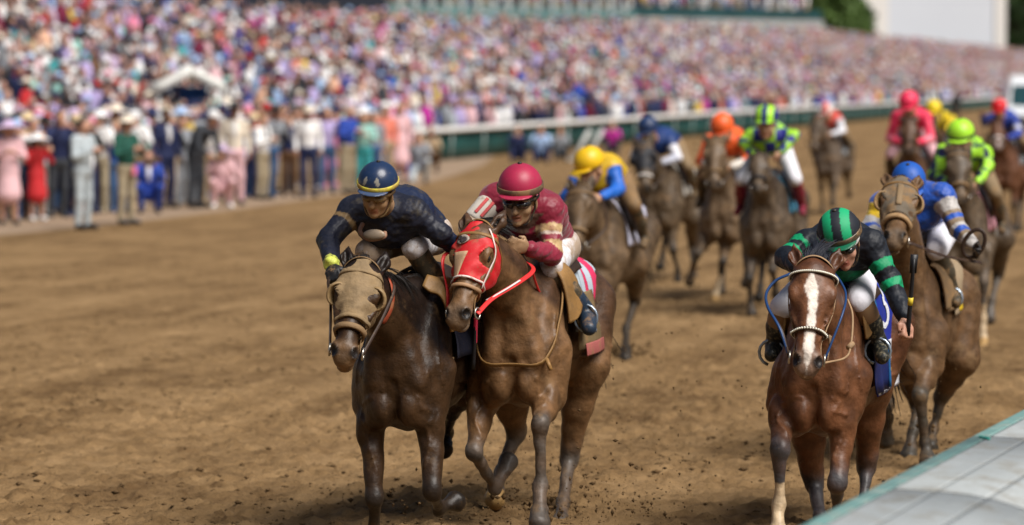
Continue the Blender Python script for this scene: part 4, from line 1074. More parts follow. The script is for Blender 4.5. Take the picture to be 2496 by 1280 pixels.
def bridle(S, col, nose_w=.026, nose_th=.009, brow_col=None, off=.006, nose_a=.66, ring=True, nose_m=None, studs=False, rein_to=None, rein_m=None, simple=False):
    m = col; H = S['H']; root = S['root']
    b = MB()
    for s in (1, -1):
        strap(b, S['head'], [H(.02, s * .085, -.03), H(.16, s * .10, -.05), H(.42, s * .085, -.055), H(.68, s * .065, -.045), H(.88, s * .062, -.055)], .016, .005, off)
        if not simple: strap(b, S['head'] + S['NK'], [H(.02, s * .09, -.05), H(.14, s * .09, -.15), H(.26, s * .05, -.22), H(.28, 0, -.24)], .012, .005, off)
    strap(b, S['head'] + S['NK'], [H(.02, .088, -.03), H(-.02, .05, -.0), H(-.03, 0, .0), H(-.02, -.05, -.0), H(.02, -.088, -.03)], .02, .005, off)
    br = b.build('bridle', m, root, True)
    nb, Q = head_ring(S, nose_a, -.03, nose_w, nose_th, off + nose_th / 2, 'noseband', nose_m or m, parent=br)
    bb, Q2 = head_ring(S, .10, -.02, .02, .008, off + .002, 'browband', brow_col or m, lo=-20, hi=200, parent=br)
    if studs:
        sm = mat('stud_white', (.80, .78, .66), .4, vary=.05)
        for P_, nm in ((Q, 'noseband_studs'), (Q2, 'browband_studs')):
            k = MB()
            for p in smooth_path(P_, 2)[::2]:
                d = unit(p - H(nose_a if P_ is Q else .10, 0, -.03)); p = p + d * .006
                k.tube([p - d * .004, p + d * .006], [.0072, .0050], 6)
            k.build('studs', sm, nb if P_ is Q else bb, True)
    bits = {}
    for s in (1, -1):
        c = H(.875, s * .072, -.058); bits[s] = c
        t = np.linspace(0, 2 * math.pi, 17)[:-1]; k = MB(); k.tube([c + S['hh'] * .030 * math.cos(x) + S['n'] * .030 * math.sin(x) for x in t], .0055, 6, True)
        k.build('bit_ring', mat('bit_steel', (.55, .52, .46), .3, metal=.9, vary=0), br, True)
    S['bits'] = bits
    return br
def rein(S, pts, m, r=.011, flat=True, name='rein'):
    P = smooth_path([np.asarray(p, float) for p in pts], 8)
    if flat:
        N = np.repeat(np.array([[.2, 0, 1.0]]), len(P), 0) + np.cross(np.gradient(P, axis=0), (0, 0, 1)) * 30
        V, Fs = ribbon_geo(P, N, r * 2, .005); return mesh_obj(name, np.array(V), Fs, m, S['root'])
    b = MB(); b.tube(P, r, 7); return b.build(name, m, S['root'], True)

def hood(S, m, a0=-.06, a1=.60, hole=.042, name='hood', cups=None, cup_m=None, g=.007, slant=.55, seams=None):
    """cloth hood stretched over the head, with eye holes and perhaps blinker cups"""
    H, P, hh, l, n, L, k_, kb = (S[x] for x in ('H', 'P', 'hh', 'l', 'n', 'L', 'k', 'kb'))
    src = [p.grow(g) for p in S['hood_src']] + [Cap(H(.02, 0, -.06), H(.02, 0, -.05), .095, .095, .04, l, .9)]
    def clip(D, X, Y, Z):
        x, y, z = X - P[0], Y - P[1], Z - P[2]
        a = (x * hh[0] + y * hh[1] + z * hh[2]) / L; b = (x * l[0] + y * l[1] + z * l[2]) / kb; c = (x * n[0] + y * n[1] + z * n[2]) / k_
        D = np.maximum(D, (a - a1 + slant * .9 * np.minimum(c, .02) * 0 - .12 * np.clip(-c / .15, 0, 1)) * L)
        D = np.maximum(D, (a0 - a) * L)
        e = np.sqrt(((a - .315) * L) ** 2 + (np.abs(b) * kb - .105) ** 2 + (c * k_) ** 2)
        D = np.maximum(D, hole - e)
        er = np.sqrt(((a + .01) * L) ** 2 + ((np.abs(b) - .06) * kb) ** 2)
        return np.maximum(D, .036 - er) + .0022 * np.sin(a * 46 + 3 * b * 10 + 2 * np.sin(b * 30))
    o = grown(name, src, .008, m, S['root'], clip=clip, it=1)
    if cups:
        for s in (1, -1):
            c = H(.32, s * .088, .004); fd = unit(n * .75 + hh * .55 + l * s * .25); bk = unit(l * s + hh * -.25 - fd * (l * s @ fd)); ud = np.cross(fd, bk)
            ax = np.array([fd, bk, ud])
            pr = [Ell(c - fd * .005, (.058, .050, .066), ax, .01), Ell(c + fd * .022 - bk * .012, (.070, .040, .056), ax, .008, True)]
            def cl(D, X, Y, Z, c=c, fd=fd, bk=bk):
                q = (X - c[0]) * fd[0] + (Y - c[1]) * fd[1] + (Z - c[2]) * fd[2]; b_ = (X - c[0]) * bk[0] + (Y - c[1]) * bk[1] + (Z - c[2]) * bk[2]
                return np.maximum(np.maximum(D, q - .034), -.030 - b_)
            grown('blinker_cup', pr, .0055, cup_m or m, o, clip=cl)
    return o

def cloth_fn(S, x0=-.62, x1=-.02, thm=100, zc=1.10):
    src = S['T']; z = S['z']
    def f(x, th, off=.014):
        x = np.atleast_1d(np.asarray(x, float)); th = np.broadcast_to(np.asarray(th, float), x.shape); hang = np.maximum(0, np.abs(th) - 90) * .0125 if thm else 0 * th
        if thm: th = np.clip(th, -90, 90)
        th = np.radians(th)
        C = np.stack([x, 0 * x, 0 * x + zc + z], 1); D = np.stack([0 * x, np.sin(th), np.cos(th)], 1)
        return sweep_in(src, C, D, off, .75) - np.stack([0 * x, 0 * x, hang], 1)
    return f
def drape(S, f, name, m, x0, x1, t0, t1, off=.014, nx=14, nt=40, th=.006, round_=0.0, ripple=.0, parent=None, flare=0.0):
    xs = np.linspace(x0, x1, nx); ts = np.linspace(t0, t1, nt); X, T_ = np.meshgrid(xs, ts, indexing='ij')
    if round_:
        e = np.clip((np.abs(T_ - (t0 + t1) / 2) / ((t1 - t0) / 2) - .75) / .25, 0, 1); X = (x0 + x1) / 2 + (X - (x0 + x1) / 2) * (1 - round_ * e ** 2)
    G_ = f(X.ravel(), T_.ravel(), off)
    if ripple or flare:
        e = np.clip((np.abs(T_.ravel()) - 45) / 60, 0, 1); G_ = G_ + np.stack([0 * e, np.sign(T_.ravel()) * (flare * e + ripple * e * np.sin(X.ravel() * 26 + T_.ravel() * .1)), 0 * e], 1)
    V, Fs = shell(G_.reshape(nx, nt, 3), th); return mesh_obj(name, V, Fs, m, parent or S['root'])
def mark(S, f, name, m, quads, off, parent, n=8):
    """flat shapes (corner lists in x, angle) laid on a cloth"""
    V = []; Fs = []
    for q in quads:
        q = np.array(q, float); A = np.linspace(0, 1, n)
        X = np.array([[(q[0] * (1 - a) + q[1] * a) * (1 - b) + (q[3] * (1 - a) + q[2] * a) * b for b in A] for a in A])
        P_ = f(X[..., 0].ravel(), X[..., 1].ravel(), off).reshape(n, n, 3); v, g = shell(P_, .003); k = len(V); V += list(v); Fs += [tuple(i + k for i in z) for z in g]
    return mesh_obj(name, np.array(V), Fs, m, parent)
def letters(S, f, s, size, xc, tc, off, m, parent, deg=150.0, name='lettering'):
    V2, Fs = text_geo(s, size)
    if not len(V2): return
    P_ = f(xc - V2[:, 0], tc - V2[:, 1] * deg, off)
    return mesh_obj(name, P_, Fs, m, parent, smooth=False)
def flap(S, f, side, xi, xo, t0, t1, m, flare=.12, off=.03, parent=None, th=.014):
    """forward-cut saddle flap standing out from the shoulder, rounded at its lower end"""
    A = np.linspace(0, 1, 9); T_ = np.linspace(t0, t1, 18); e = (T_ - t0) / (t1 - t0)
    w_ = np.minimum(1, .35 + e * 1.6) * np.sqrt(np.maximum(.03, 1 - np.maximum(0, (e - .62) / .38) ** 2))
    q = (w_[:, None] * A).ravel(); tt = np.repeat(T_, 9)
    G_ = f(xi + (xo - xi) * q, side * tt, off) + np.stack([0 * q, side * flare * q * np.abs(np.sin(np.radians(tt))), flare * q * np.cos(np.radians(tt))], 1)
    G_ = G_.reshape(18, 9, 3); V, Fs = shell(G_ if side < 0 else G_[::-1], th); return mesh_obj('saddle_flap', V, Fs, m, parent or S['root'])
def stirrups(S, J, leather):
    for k in 'lr':
        c = J['an' + k] + np.array([.06, 0, -.05]); m = mat('stirrup_alloy', (.35, .42, .50), .3, metal=.7, mud=.2, mscale=30); sg = 1 if k == 'l' else -1
        t = np.linspace(.25, 2 * math.pi - .25, 16); b = MB(); b.tube([c + (0, .066 * math.sin(x), -.075 * math.cos(x) + .03) for x in t], .008, 6); b.tube([c + (-.02, -.06, -.04), c + (-.02, .06, -.04)], .012, 6); st = b.build('stirrup', m, S['root'], True)
        top = np.array([.0, sg * .23, 1.30 + S['z']]); P_ = smooth_path([top, (top + c) / 2 + np.array([0, sg * .02, 0]), c + np.array([0, 0, .10])], 5)
        V, Fs = ribbon_geo(P_, np.repeat(np.array([[.2, sg, 0.]]), len(P_), 0), .022, .006); mesh_obj('stirrup_leather', np.array(V), Fs, leather, S['root'])
def girth(S, f, m, x=.0, w_=.07):
    t = np.linspace(95, 265, 30); P_ = cloth_fn(S, thm=0)(np.full(30, x), t, .008); N = field_grad(S['T'], P_)
    V, Fs = ribbon_geo(P_, N, w_, .008); return mesh_obj('girth', np.array(V), Fs, m, S['root'])
# ================================================================ the riders
def hand_prims(wr, d, across, back, curl=1.0, sc_=1.0):
    """palm, four unequal bent fingers, thumb from the side of the palm"""
    d, across, back = unit(d), unit(across), unit(back)
    p = [Ell(wr + d * .045 * sc_, (.050 * sc_, .040 * sc_, .018 * sc_), np.array([d, across, back]), .012)]
    for i, ln in enumerate((.9, 1.0, .95, .78)):
        b = wr + d * .082 * sc_ + across * (1.5 - i) * .0215 * sc_ + back * .002
        a1 = R(35 * curl + 6); a2 = R(105 * curl + 6); a3 = R(165 * curl + 6)
        q1 = b + (d * math.cos(a1) - back * math.sin(a1)) * .042 * ln * sc_; q2 = q1 + (d * math.cos(a2) - back * math.sin(a2)) * .026 * ln * sc_; q3 = q2 + (d * math.cos(a3) - back * math.sin(a3)) * .020 * ln * sc_
        p += [Cap(b - d * .02, q1, .0115 * sc_, .0105 * sc_, .006), Cap(q1, q2, .0105 * sc_, .0098 * sc_, .004), Cap(q2, q3, .0098 * sc_, .008 * sc_, .004)]
    t0 = wr + d * .028 * sc_ + across * .034 * sc_; t1 = t0 + (d * .75 + across * .5 - back * .4) * .036 * sc_; t2 = t1 + (d * .8 - across * .15 - back * .55) * .028 * sc_
    p += [Cap(t0 - across * .012, t1, .0145 * sc_, .012 * sc_, .008), Cap(t1, t2, .012 * sc_, .009 * sc_, .004)]
    return p
RID = dict(head=(.42, 0, 1.93), shl=(.14, .19, 1.80), shr=(.14, -.19, 1.80), ell=(.27, .27, 1.58), elr=(.27, -.27, 1.58), wrl=(.52, .10, 1.52), wrr=(.52, -.10, 1.52), pel=(-.36, 0, 1.76),
           knl=(.04, .29, 1.47), knr=(.04, -.29, 1.47), anl=(-.24, .33, 1.17), anr=(-.24, -.33, 1.17), tol=(-.08, .35, 1.11), tor=(-.08, -.35, 1.11))
def rider(F, label, joints, face=(1, 0, -.35), roll=0.0, h=.010, jersey=None, jm=None, breeches=None, boots=None, skin=None, helmet=None, hm=None, band=None, peak=None, lens=None, gm=None, gloves=None, dz=0.0,
          group=None, far=False, mid_lift=.06, goggles=True, curl=(1, 1), across=None, hsize=1.0, fat=1.0, strap_col=None, gl_frame=None, band_w=.026):
    J = {k: np.array(v, float) + (0, 0, dz) for k, v in RID.items()}
    J.update({k: F.pt(v) for k, v in joints.items()})
    org = J['pel'] * (1, 1, 1) - (0, 0, .12)
    root = empty('person', F.world(org), F.rz); tag(root, label, 'jockey', group)
    f = unit(face); lt = unit(np.cross((0, 0, 1), f)); up = np.cross(f, lt)
    lt, up = lt * math.cos(R(roll)) + up * math.sin(R(roll)), up * math.cos(R(roll)) - lt * math.sin(R(roll))
    c = J['head']; AX = np.array([f, lt, up]); s_ = hsize
    def X(a, b, d): return c + (f * a + lt * b + up * d) * s_
    def E(a, b, d, r, k=.015, sub=False): return Ell(X(a, b, d), np.array(r) * s_, AX, k, sub)
    nb = (J['shl'] + J['shr']) / 2; lat = unit(J['shl'] - J['shr']); pel = J['pel']
    m1 = nb * .55 + pel * .45 + (0, 0, mid_lift * .8); chest = nb * .8 + pel * .2 + (0, 0, -.02)
    hl, hr = pel + (.0, .085, -.03), pel + (.0, -.085, -.03)
    torso = [Cap(nb + (-.03, 0, .0), m1, .105 * fat, .125 * fat, .06, lat, 1.35), Cap(m1, pel + (.02, 0, .02), .125 * fat, .12, .06, np.array([0, 1, 0]), 1.25), Cap(J['shl'] - lat * .02, J['shr'] + lat * .02, .078, .078, .06), Ell(chest + (.04, 0, -.05), (.12, .165 * fat, .10), k=.05)]
    arms = []
    for k in 'lr':
        s, e, w_ = J['sh' + k], J['el' + k], J['wr' + k]
        arms += [Ell(s, (.075, .072, .072), k=.03), Cap(s, e, .062, .050, .03), Cap(e, w_ + unit(e - w_) * .02, .050, .034, .02)]
    neck = [Cap(X(-.02, 0, -.06), nb + (-.02, 0, .02), .056, .07, .03)]
    head = [E(-.01, 0, .03, (.098, .076, .10), .02), E(.03, 0, -.045, (.066, .058, .075), .03), E(.045, 0, -.092, (.046, .044, .034), .025), Cap(X(.094, 0, .0), X(.116, 0, -.042), .010, .0165, .012), Cap(X(.100, .014, -.045), X(.100, -.014, -.045), .009, .009, .008),
            E(.092, 0, -.070, (.016, .027, .008), .006), E(.088, 0, -.084, (.017, .023, .008), .006), E(.083, 0, -.108, (.022, .024, .018), .015), E(.110, 0, -.077, (.02, .024, .0028), .004, True),
            E(.085, .035, .012, (.02, .03, .010), .02), E(.085, -.035, .012, (.02, .03, .010), .02), E(.055, .045, -.045, (.03, .022, .025), .02), E(.055, -.045, -.045, (.03, .022, .025), .02)]
    for s in (1, -1): head += [E(-.005, s * .078, -.03, (.022, .009, .034), .008)]
    legs = []
    for k, hp in (('l', hl), ('r', hr)):
        legs += [Cap(hp, J['kn' + k], .098, .068, .05), Cap(J['kn' + k], J['an' + k], .058, .042, .03), Cap(J['an' + k], J['to' + k], .042, .034, .02)]
    hands = []
    HD = {}
    for i, k in enumerate('lr'):
        d = unit(J['wr' + k] - J['el' + k]); ac = np.array((across or {}).get(k, (0.25, .55 if k == 'r' else -.55, .8)), float); ac = unit(ac - d * (ac @ d)); bk = unit(np.cross(d, ac)); bk = bk if (k == 'l') == (bk[1] > 0) else -bk
        if k in (across or {}) and len((across or {}).get(k + 'b', ())) == 3: bk = unit(np.array(across[k + 'b'], float))
        hp_ = hand_prims(J['wr' + k], d, ac, bk, curl[i]); hands.append(hp_); HD[k] = (d, ac, bk)
    body = [p.grow(-.014) for p in torso + arms + legs] + neck + head + (hands[0] + hands[1])
    hb = h if not far else max(h, .014)
    sk = np.array(skin if skin is not None else SKIN[1])
    def btint(V):
        t = np.repeat(sk[None], len(V), 0)
        if gloves is not None:
            for k in 'lr':
                d = np.linalg.norm(V - (J['wr' + k] + HD[k][0] * .06), axis=1); tip = (V - J['wr' + k]) @ HD[k][0]
                t[(d < .105)] = gloves
        q = (V - c) / s_; a, b, d = q @ f, q @ lt, q @ up
        lips = (a > .085) & (np.abs(b) < .028) & (d < -.060) & (d > -.092); t[lips] = sk * (.75, .5, .5)
        return t
    grown('body', body, hb, mat('rider_skin', None, .5, mud=.30, mscale=30, vary=.08, vscale=12), root, tint=btint, org=org)
    def limb(V):
        """distance along each arm: 0 shoulder, 1 elbow, 2 wrist; which arm (or none)"""
        best = np.full(len(V), 9.0); par = np.zeros(len(V)); who = np.zeros(len(V), int)
        for i, k in enumerate('lr'):
            for j, (a, b) in enumerate(((J['sh' + k], J['el' + k]), (J['el' + k], J['wr' + k]))):
                d, t = seg_dist(V, a, b); mk = d < best; best[mk] = d[mk]; par[mk] = j + t[mk]; who[mk] = i + 1
        dt, _ = seg_dist(V, nb - (0, 0, .03), pel); td, _ = seg_dist(V, J['shl'] * .7 + J['shr'] * .3, J['shr'] * .7 + J['shl'] * .3)
        on = (best < .085) & (np.minimum(dt - .09, td) > best * .75 - .02); who[~on] = 0
        return who, par
    ctx = dict(J=J, f=f, lt=lt, up=up, c=c, nb=nb, pel=pel, limb=limb, X=X, org=org, root=root, hands=HD, s_=s_)
    fold_n = lambda V: V
    jo = grown('jersey', [p.grow(.010) for p in torso + arms], hb, jm, root, tint=(lambda V: jersey(V, ctx)) if callable(jersey) else jersey, org=org,
               clip=lambda D, X_, Y_, Z_: D + .0045 * np.sin(X_ * 48 + Z_ * 62 + 2.2 * np.sin(Y_ * 19 + X_ * 8)) * (.6 + .4 * np.sin(Y_ * 27 + Z_ * 15)) + .0022 * np.sin(X_ * 95 - Y_ * 40 + Z_ * 118 + 2 * np.sin(Y_ * 33)))
    br = [Ell(pel + (0, 0, -.02), (.135, .165, .125), k=.05)]
    for k, hp in (('l', hl), ('r', hr)): br.append(Cap(hp, J['kn' + k], .106, .071, .05))
    grown('breeches', br, hb, breeches, root, org=org, clip=lambda D, X_, Y_, Z_: D + .002 * np.sin(X_ * 90 + Z_ * 60) * np.sin(Y_ * 70))
    for k in 'lr':
        a, kn, to = J['an' + k], J['kn' + k], J['to' + k]; tp = kn + (a - kn) * .14
        b_ = [Cap(tp, kn * .5 + a * .5, .064, .062, .03), Cap(kn * .5 + a * .5, a, .062, .046, .03), Cap(a, to, .046, .038, .02), Cap(a - (.03, 0, .03), a - (.03, 0, .02), .032, .032, .02)]
        grown('boot', b_, hb, boots, root, org=org)
    # helmet
    hs = [E(-.008, 0, .062, (.126, .110, .112), .01)]
    def hclip(D, X_, Y_, Z_):
        x, y, z = (X_ - c[0]) / s_, (Y_ - c[1]) / s_, (Z_ - c[2]) / s_
        d = x * up[0] + y * up[1] + z * up[2]; a = x * f[0] + y * f[1] + z * f[2]
        return np.maximum(D, .032 + .12 * np.minimum(a + .02, 0) - d)
    def htint(V):
        q = (V - c) / s_; return helmet(q @ f, q @ lt, q @ up) if callable(helmet) else np.repeat(np.array(helmet)[None], len(V), 0)
    ho = grown('helmet', hs, .007 if not far else .012, hm, root, clip=hclip, tint=htint, org=org)
    pk = [E(.085, 0, .040, (.075, .088, .011), .01)]
    grown('peak', pk, .006 if not far else .011, peak or hm, ho, tint=htint if peak is None else None, org=org)
    if not far:
        grown('button', [E(-.02, 0, .176, (.012, .012, .008), .01)], .004, mat('button_dark', (.03, .025, .02), .5), ho, org=org)
    def ring(lo, hi, m, name, ex, w_, parent, n=36, dv=.05, tip=0.0):
        t = np.radians(np.linspace(lo, hi, n)); P_ = np.array([X(-.008 + (.126 + ex) * math.cos(x), (.110 + ex) * math.sin(x), dv + tip * math.cos(x)) for x in t]); N = np.array([f * math.cos(x) + lt * math.sin(x) for x in t])
        V, Fs = ribbon_geo(P_, N, w_, .007); return mesh_obj(name, np.array(V) - org, Fs, m, parent)
    if band is not None: ring(-178, 178, band, 'band', .003, band_w, ho, 48, .058)
    if goggles and not far:
        gf = gl_frame or mat('goggle_frame', (.02, .018, .016), .4, mud=.4, mscale=25)
        fr = [E(.066, 0, -.004, (.046, .074, .034), .01), E(.106, 0, -.032, (.03, .016, .022), .008, True)]
        go = grown('goggles', fr, .006, gf, root, org=org)
        for s in (1, -1): grown('lens', [E(.082, s * .032, -.003, (.036, .033, .0235), .01)], .005, lens, go, org=org)
        ring(22, 338, strap_col or gf, 'strap', .0 - .018, .018, go, 40, .008)
        ch = MB()
        for s in (1, -1): ch.tube(smooth_path([X(.01, s * .084, .03), X(.02, s * .078, -.05), X(.05, s * .05, -.115), X(.06, 0, -.128)]) - org, .006, 6)
        ch.build('chin_strap', gf, ho, True)
    return ctx
def whip(ctx, F, p0, p1, label, r=.009, flap=True, yellow=True):
    a, b = F.world(p0), F.world(p1); o = empty('riding_crop', a); tag(o, label, 'riding crop'); d = b - a
    m = MB(); m.tube([d * t for t in np.linspace(0, 1, 8)], np.linspace(r * 1.2, r * .8, 8), 8); m.build('shaft', mat('crop_black', (.012, .012, .014), .45), o, True)
    if yellow: m = MB(); m.tube([d * .40, d * .50], r * 1.25, 8); m.build('grip_band', mat('crop_yellow', (.72, .55, .04), .5), o, True)
    if flap:
        u = unit(d); s = unit(np.cross(u, (0, 1, .2))); V, Fs = shell(np.array([[d * .82 + s * k * .018 * w_ + u * 0, d * 1.06 + s * k * .02 * w_] for k, w_ in ((-1, 1), (0, 1), (1, 1))]), .008); mesh_obj('flap', V, Fs, mat('crop_black', (.012, .012, .014), .45), o)
    return o
# ================================================================ the four leaders
LEAD = 'racehorses at full gallop'; LEADJ = 'jockeys riding in the race'
M_HAIR = mat('horse_hair', (.014, .011, .010), .55, vary=.3)
def coat_mat(name, mud, mscale=6, rough=.5, mcol=MUD, spec=.2): return mat(name, None, rough, coat=.22, coat_r=.32, mud=mud, mscale=mscale, bump=.40, bscale=26, bdet=9, bdist=.025, spec=spec, vary=.42, vscale=13, mcol=mcol)
LEATHER_TAN = mat('leather_tan', (.25, .135, .042), .5, mud=.36, mscale=9, vary=.3, vscale=8, mcol=(.17, .10, .04), bump=.15, bscale=70); LEATHER_MUD = mat('leather_mud', (.20, .125, .06), .75, mud=.4, mscale=20, vary=.2, bump=.2, bscale=60)
LEATHER_DK = mat('leather_dark', (.035, .018, .010), .45, mud=.15, mscale=20); RED_WEB = mat('webbing_red', (.62, .022, .022), .5, mud=.12, mscale=20)
BREECH = mat('breeches_white', (.70, .69, .72), .75, mud=.62, mscale=5, mcol=(.32, .215, .12), bump=.2, bscale=20, vary=.05); BREECH_CL = mat('breeches_clean', (.74, .74, .80), .7, bump=.2, bscale=20, vary=.05)
BOOT = mat('boot_mud', (.06, .048, .03), .5, mud=.45, mscale=14, bump=.15, bscale=40); BOOT_BLUE = mat('boot_blue', (.02, .035, .06), .4, mud=.3, mscale=14)
LENS_MUD = mat('lens_muddy', (.17, .11, .045), .18, mud=.4, mscale=20, spec=.6); LENS_DK = mat('lens_dark', (.008, .008, .010), .08, spec=.8, vary=0, coat=.5)
def lines(*a): return a

def horse_black():
    F = Frame(1010, 17.9, 11)
    S = horse(F, 'dark brown racehorse in a mud-caked tan hood, beside the horse in the red hood', ('p', 884, 655, .84), ('p', 838, 872, 1.17), -12,
        dict(rf=[('p', 902, 985, .28), ('p', 914, 1216, .42), ('p', 910, 1318, .25), ('p', 900, 1372, .12)],
             lf=[('p', 1050, 985, .28), ('p', 1054, 1200, .46), ('p', 1070, 1240, .22), ('p', 1112, 1222, .10)],
             lh=[(-.80, .2, .82), ('p', 1100, 1000, -1.15), ('p', 1090, 1055, -1.38), ('p', 1082, 1098, -1.28)],
             rh=[(-.85, -.2, .8), (-1.25, -.17, .66), (-1.55, -.16, .56), (-1.65, -.16, .68)]),
        (.042, .021, .009), coat_top=(.011, .006, .004), wid=.86, dz=-.10, neck_lift=-.03, h=.0095, mat_=coat_mat('coat_dark', .18, 4, .42, (.12, .066, .026)), points=(.022, .016, .012), muzzle=(.155, .088, .042), group=LEAD, ear=(-.01, .03))
    m_h = mat('hood_mud', (.24, .165, .085), .75, mud=.5, mscale=9, bump=.5, bscale=22, vary=.25, vscale=14, mcol=(.30, .205, .105))
    hd = hood(S, m_h, a1=.60, hole=.044, cups=True, cup_m=mat('cup_mud', (.25, .165, .075), .5, mud=.3, mscale=14))
    bridle(S, LEATHER_MUD, .032, .016, nose_a=.70, nose_m=LEATHER_MUD, brow_col=m_h)
    head_ring(S, .585, -.03, .022, .007, .010, 'hood_hem', m_h, parent=hd)
    f = cloth_fn(S)
    drape(S, f, 'saddle_cloth', mat('cloth_black', (.012, .014, .03), .7, mud=.15, vary=.2), -.62, .02, -92, 92, .016, ripple=.006, flare=.02)
    drape(S, f, 'number_cloth', mat('cloth_plum', (.07, .06, .09), .6, vary=.2), -.80, -.45, -70, 70, .022)
    sd = drape(S, f, 'saddle', LEATHER_DK, -.40, -.06, -38, 38, .032, th=.02)
    for s in (1, -1): flap(S, f, s, .24, .08, 14, 62, LEATHER_TAN, .06, .045, sd)
    girth(S, f, LEATHER_MUD)
    mane(S, 1, .15, 300, (-.05, -.02, .035), 4, .02, rad=.0035)
    b = MB(); strap(b, S['NK'] + S['head'], [F.J(930, 660, .62), F.J(944, 690, .64), F.J(944, 740, .66), F.J(935, 790, .70)], .03, .006, .008)
    b.build('neck_strap', mat('strap_rust', (.36, .07, .03), .55, mud=.2, mscale=15), S['root'], True)
    red = mat('rein_rust', (.42, .08, .04), .55, mud=.2, mscale=18)
    J_ = dict(head=('p', 921, 468, .46), shr=('p', 862, 515, .18), shl=('p', 1008, 520, .18), elr=('p', 800, 585, .34), wrr=('p', 808, 648, .60), ell=('p', 1074, 572, .16), wrl=('p', 1128, 618, .02),
              pel=('p', 1022, 560, -.36), knl=('p', 1010, 604, .12), knr=('p', 897, 614, .14), anl=('p', 1082, 722, -.06), anr=('p', 905, 740, -.06), tol=('p', 1092, 748, .08), tor=('p', 900, 760, .08))
    def jt(V, X):
        who, par = X['limb'](V); t = np.repeat(np.array([(.010, .018, .050)]), len(V), 0)
        fr = V[:, 0] > X['nb'][0] - .02; t[fr] = (.012, .014, .026)
        tan = np.array((.20, .13, .06)); lime = np.array((.55, .60, .10))
        t[(who == 2) & (par > .34) & (par < .46)] = tan; t[(who == 2) & (par > 1.86)] = lime; t[(who == 2) & (par > 1.90) & (par < 1.925)] = (.05, .05, .03); t[(who == 2) & (par > .46) & (par < .53)] = (.01, .01, .02)
        t[(who == 1) & (par > .42) & (par < .47)] = (.006, .008, .02)
        return t
    def hel(a, b, d):
        t = np.repeat(np.array([(.012, .028, .075)]), len(a), 0)
        for s, k in ((1, .031), (-1, -.040)): t[(((b - k + s * (d - .10) * .25) / .011) ** 2 + ((d - .100) / .024) ** 2 < 1) & (a > 0)] = (.26, .25, .22)
        return t
    ctx = rider(F, 'jockey in muddy dark navy silks and a navy helmet with a yellow band', J_, (1, -.10, -.38), -6, .0095, jt, mat('silk_navy', None, .5, mud=.28, mscale=7, mcol=(.065, .052, .030), bump=.55, bscale=13, bdet=2, bdist=.03, vary=.25, spec=.3), BREECH, BOOT, (.34, .20, .10), hel,
        mat('helmet_navy', None, .28, mud=.16, mscale=22, mcol=(.12, .11, .09), spec=.5), mat('band_yellow', (.62, .55, .06), .5, mud=.55, mscale=9, mcol=(.36, .22, .08)), mat('peak_blue', (.05, .08, .16), .35, mud=.15, mscale=20), LENS_MUD, gloves=np.array((.012, .012, .014)), group=LEADJ, hsize=.96,
        across=dict(r=(.3, .9, .2), l=(.3, .6, .6)), curl=(.8, 1.0), gl_frame=mat('goggle_mud', (.14, .09, .04), .35, mud=.4, mscale=20))
    rein(S, [S['bits'][-1], F.J(806, 735, .90), F.J(800, 690, .72), F.J(812, 664, .64)], LEATHER_DK, .009, name='rein'); rein(S, [S['bits'][1], F.J(940, 760, .80), F.J(960, 690, .62), F.J(900, 660, .60), F.J(822, 668, .64)], LEATHER_DK, .009)
    stirrups(S, ctx['J'], LEATHER_MUD)
    b = MB(); X = ctx['X']; V, Fs = tube_geo(smooth_path([F.J(884, 545, .36), F.J(878, 565, .40), F.J(900, 584, .42), F.J(935, 578, .42), F.J(938, 566, .40)]) - ctx['org'], .012, 7); b.add(V, Fs)
    b.build('collar_cord', mat('cord_tan', (.30, .16, .10), .6, mud=.3, mscale=20), ctx['root'], True)
    g = grown('spare_goggles', [Ell(F.J(912, 572, .43), (.02, .062, .030), k=.01)], .006, mat('spare_lens', (.34, .27, .20), .2, mud=.3, mscale=20), ctx['root'], org=ctx['org'])
horse_black()

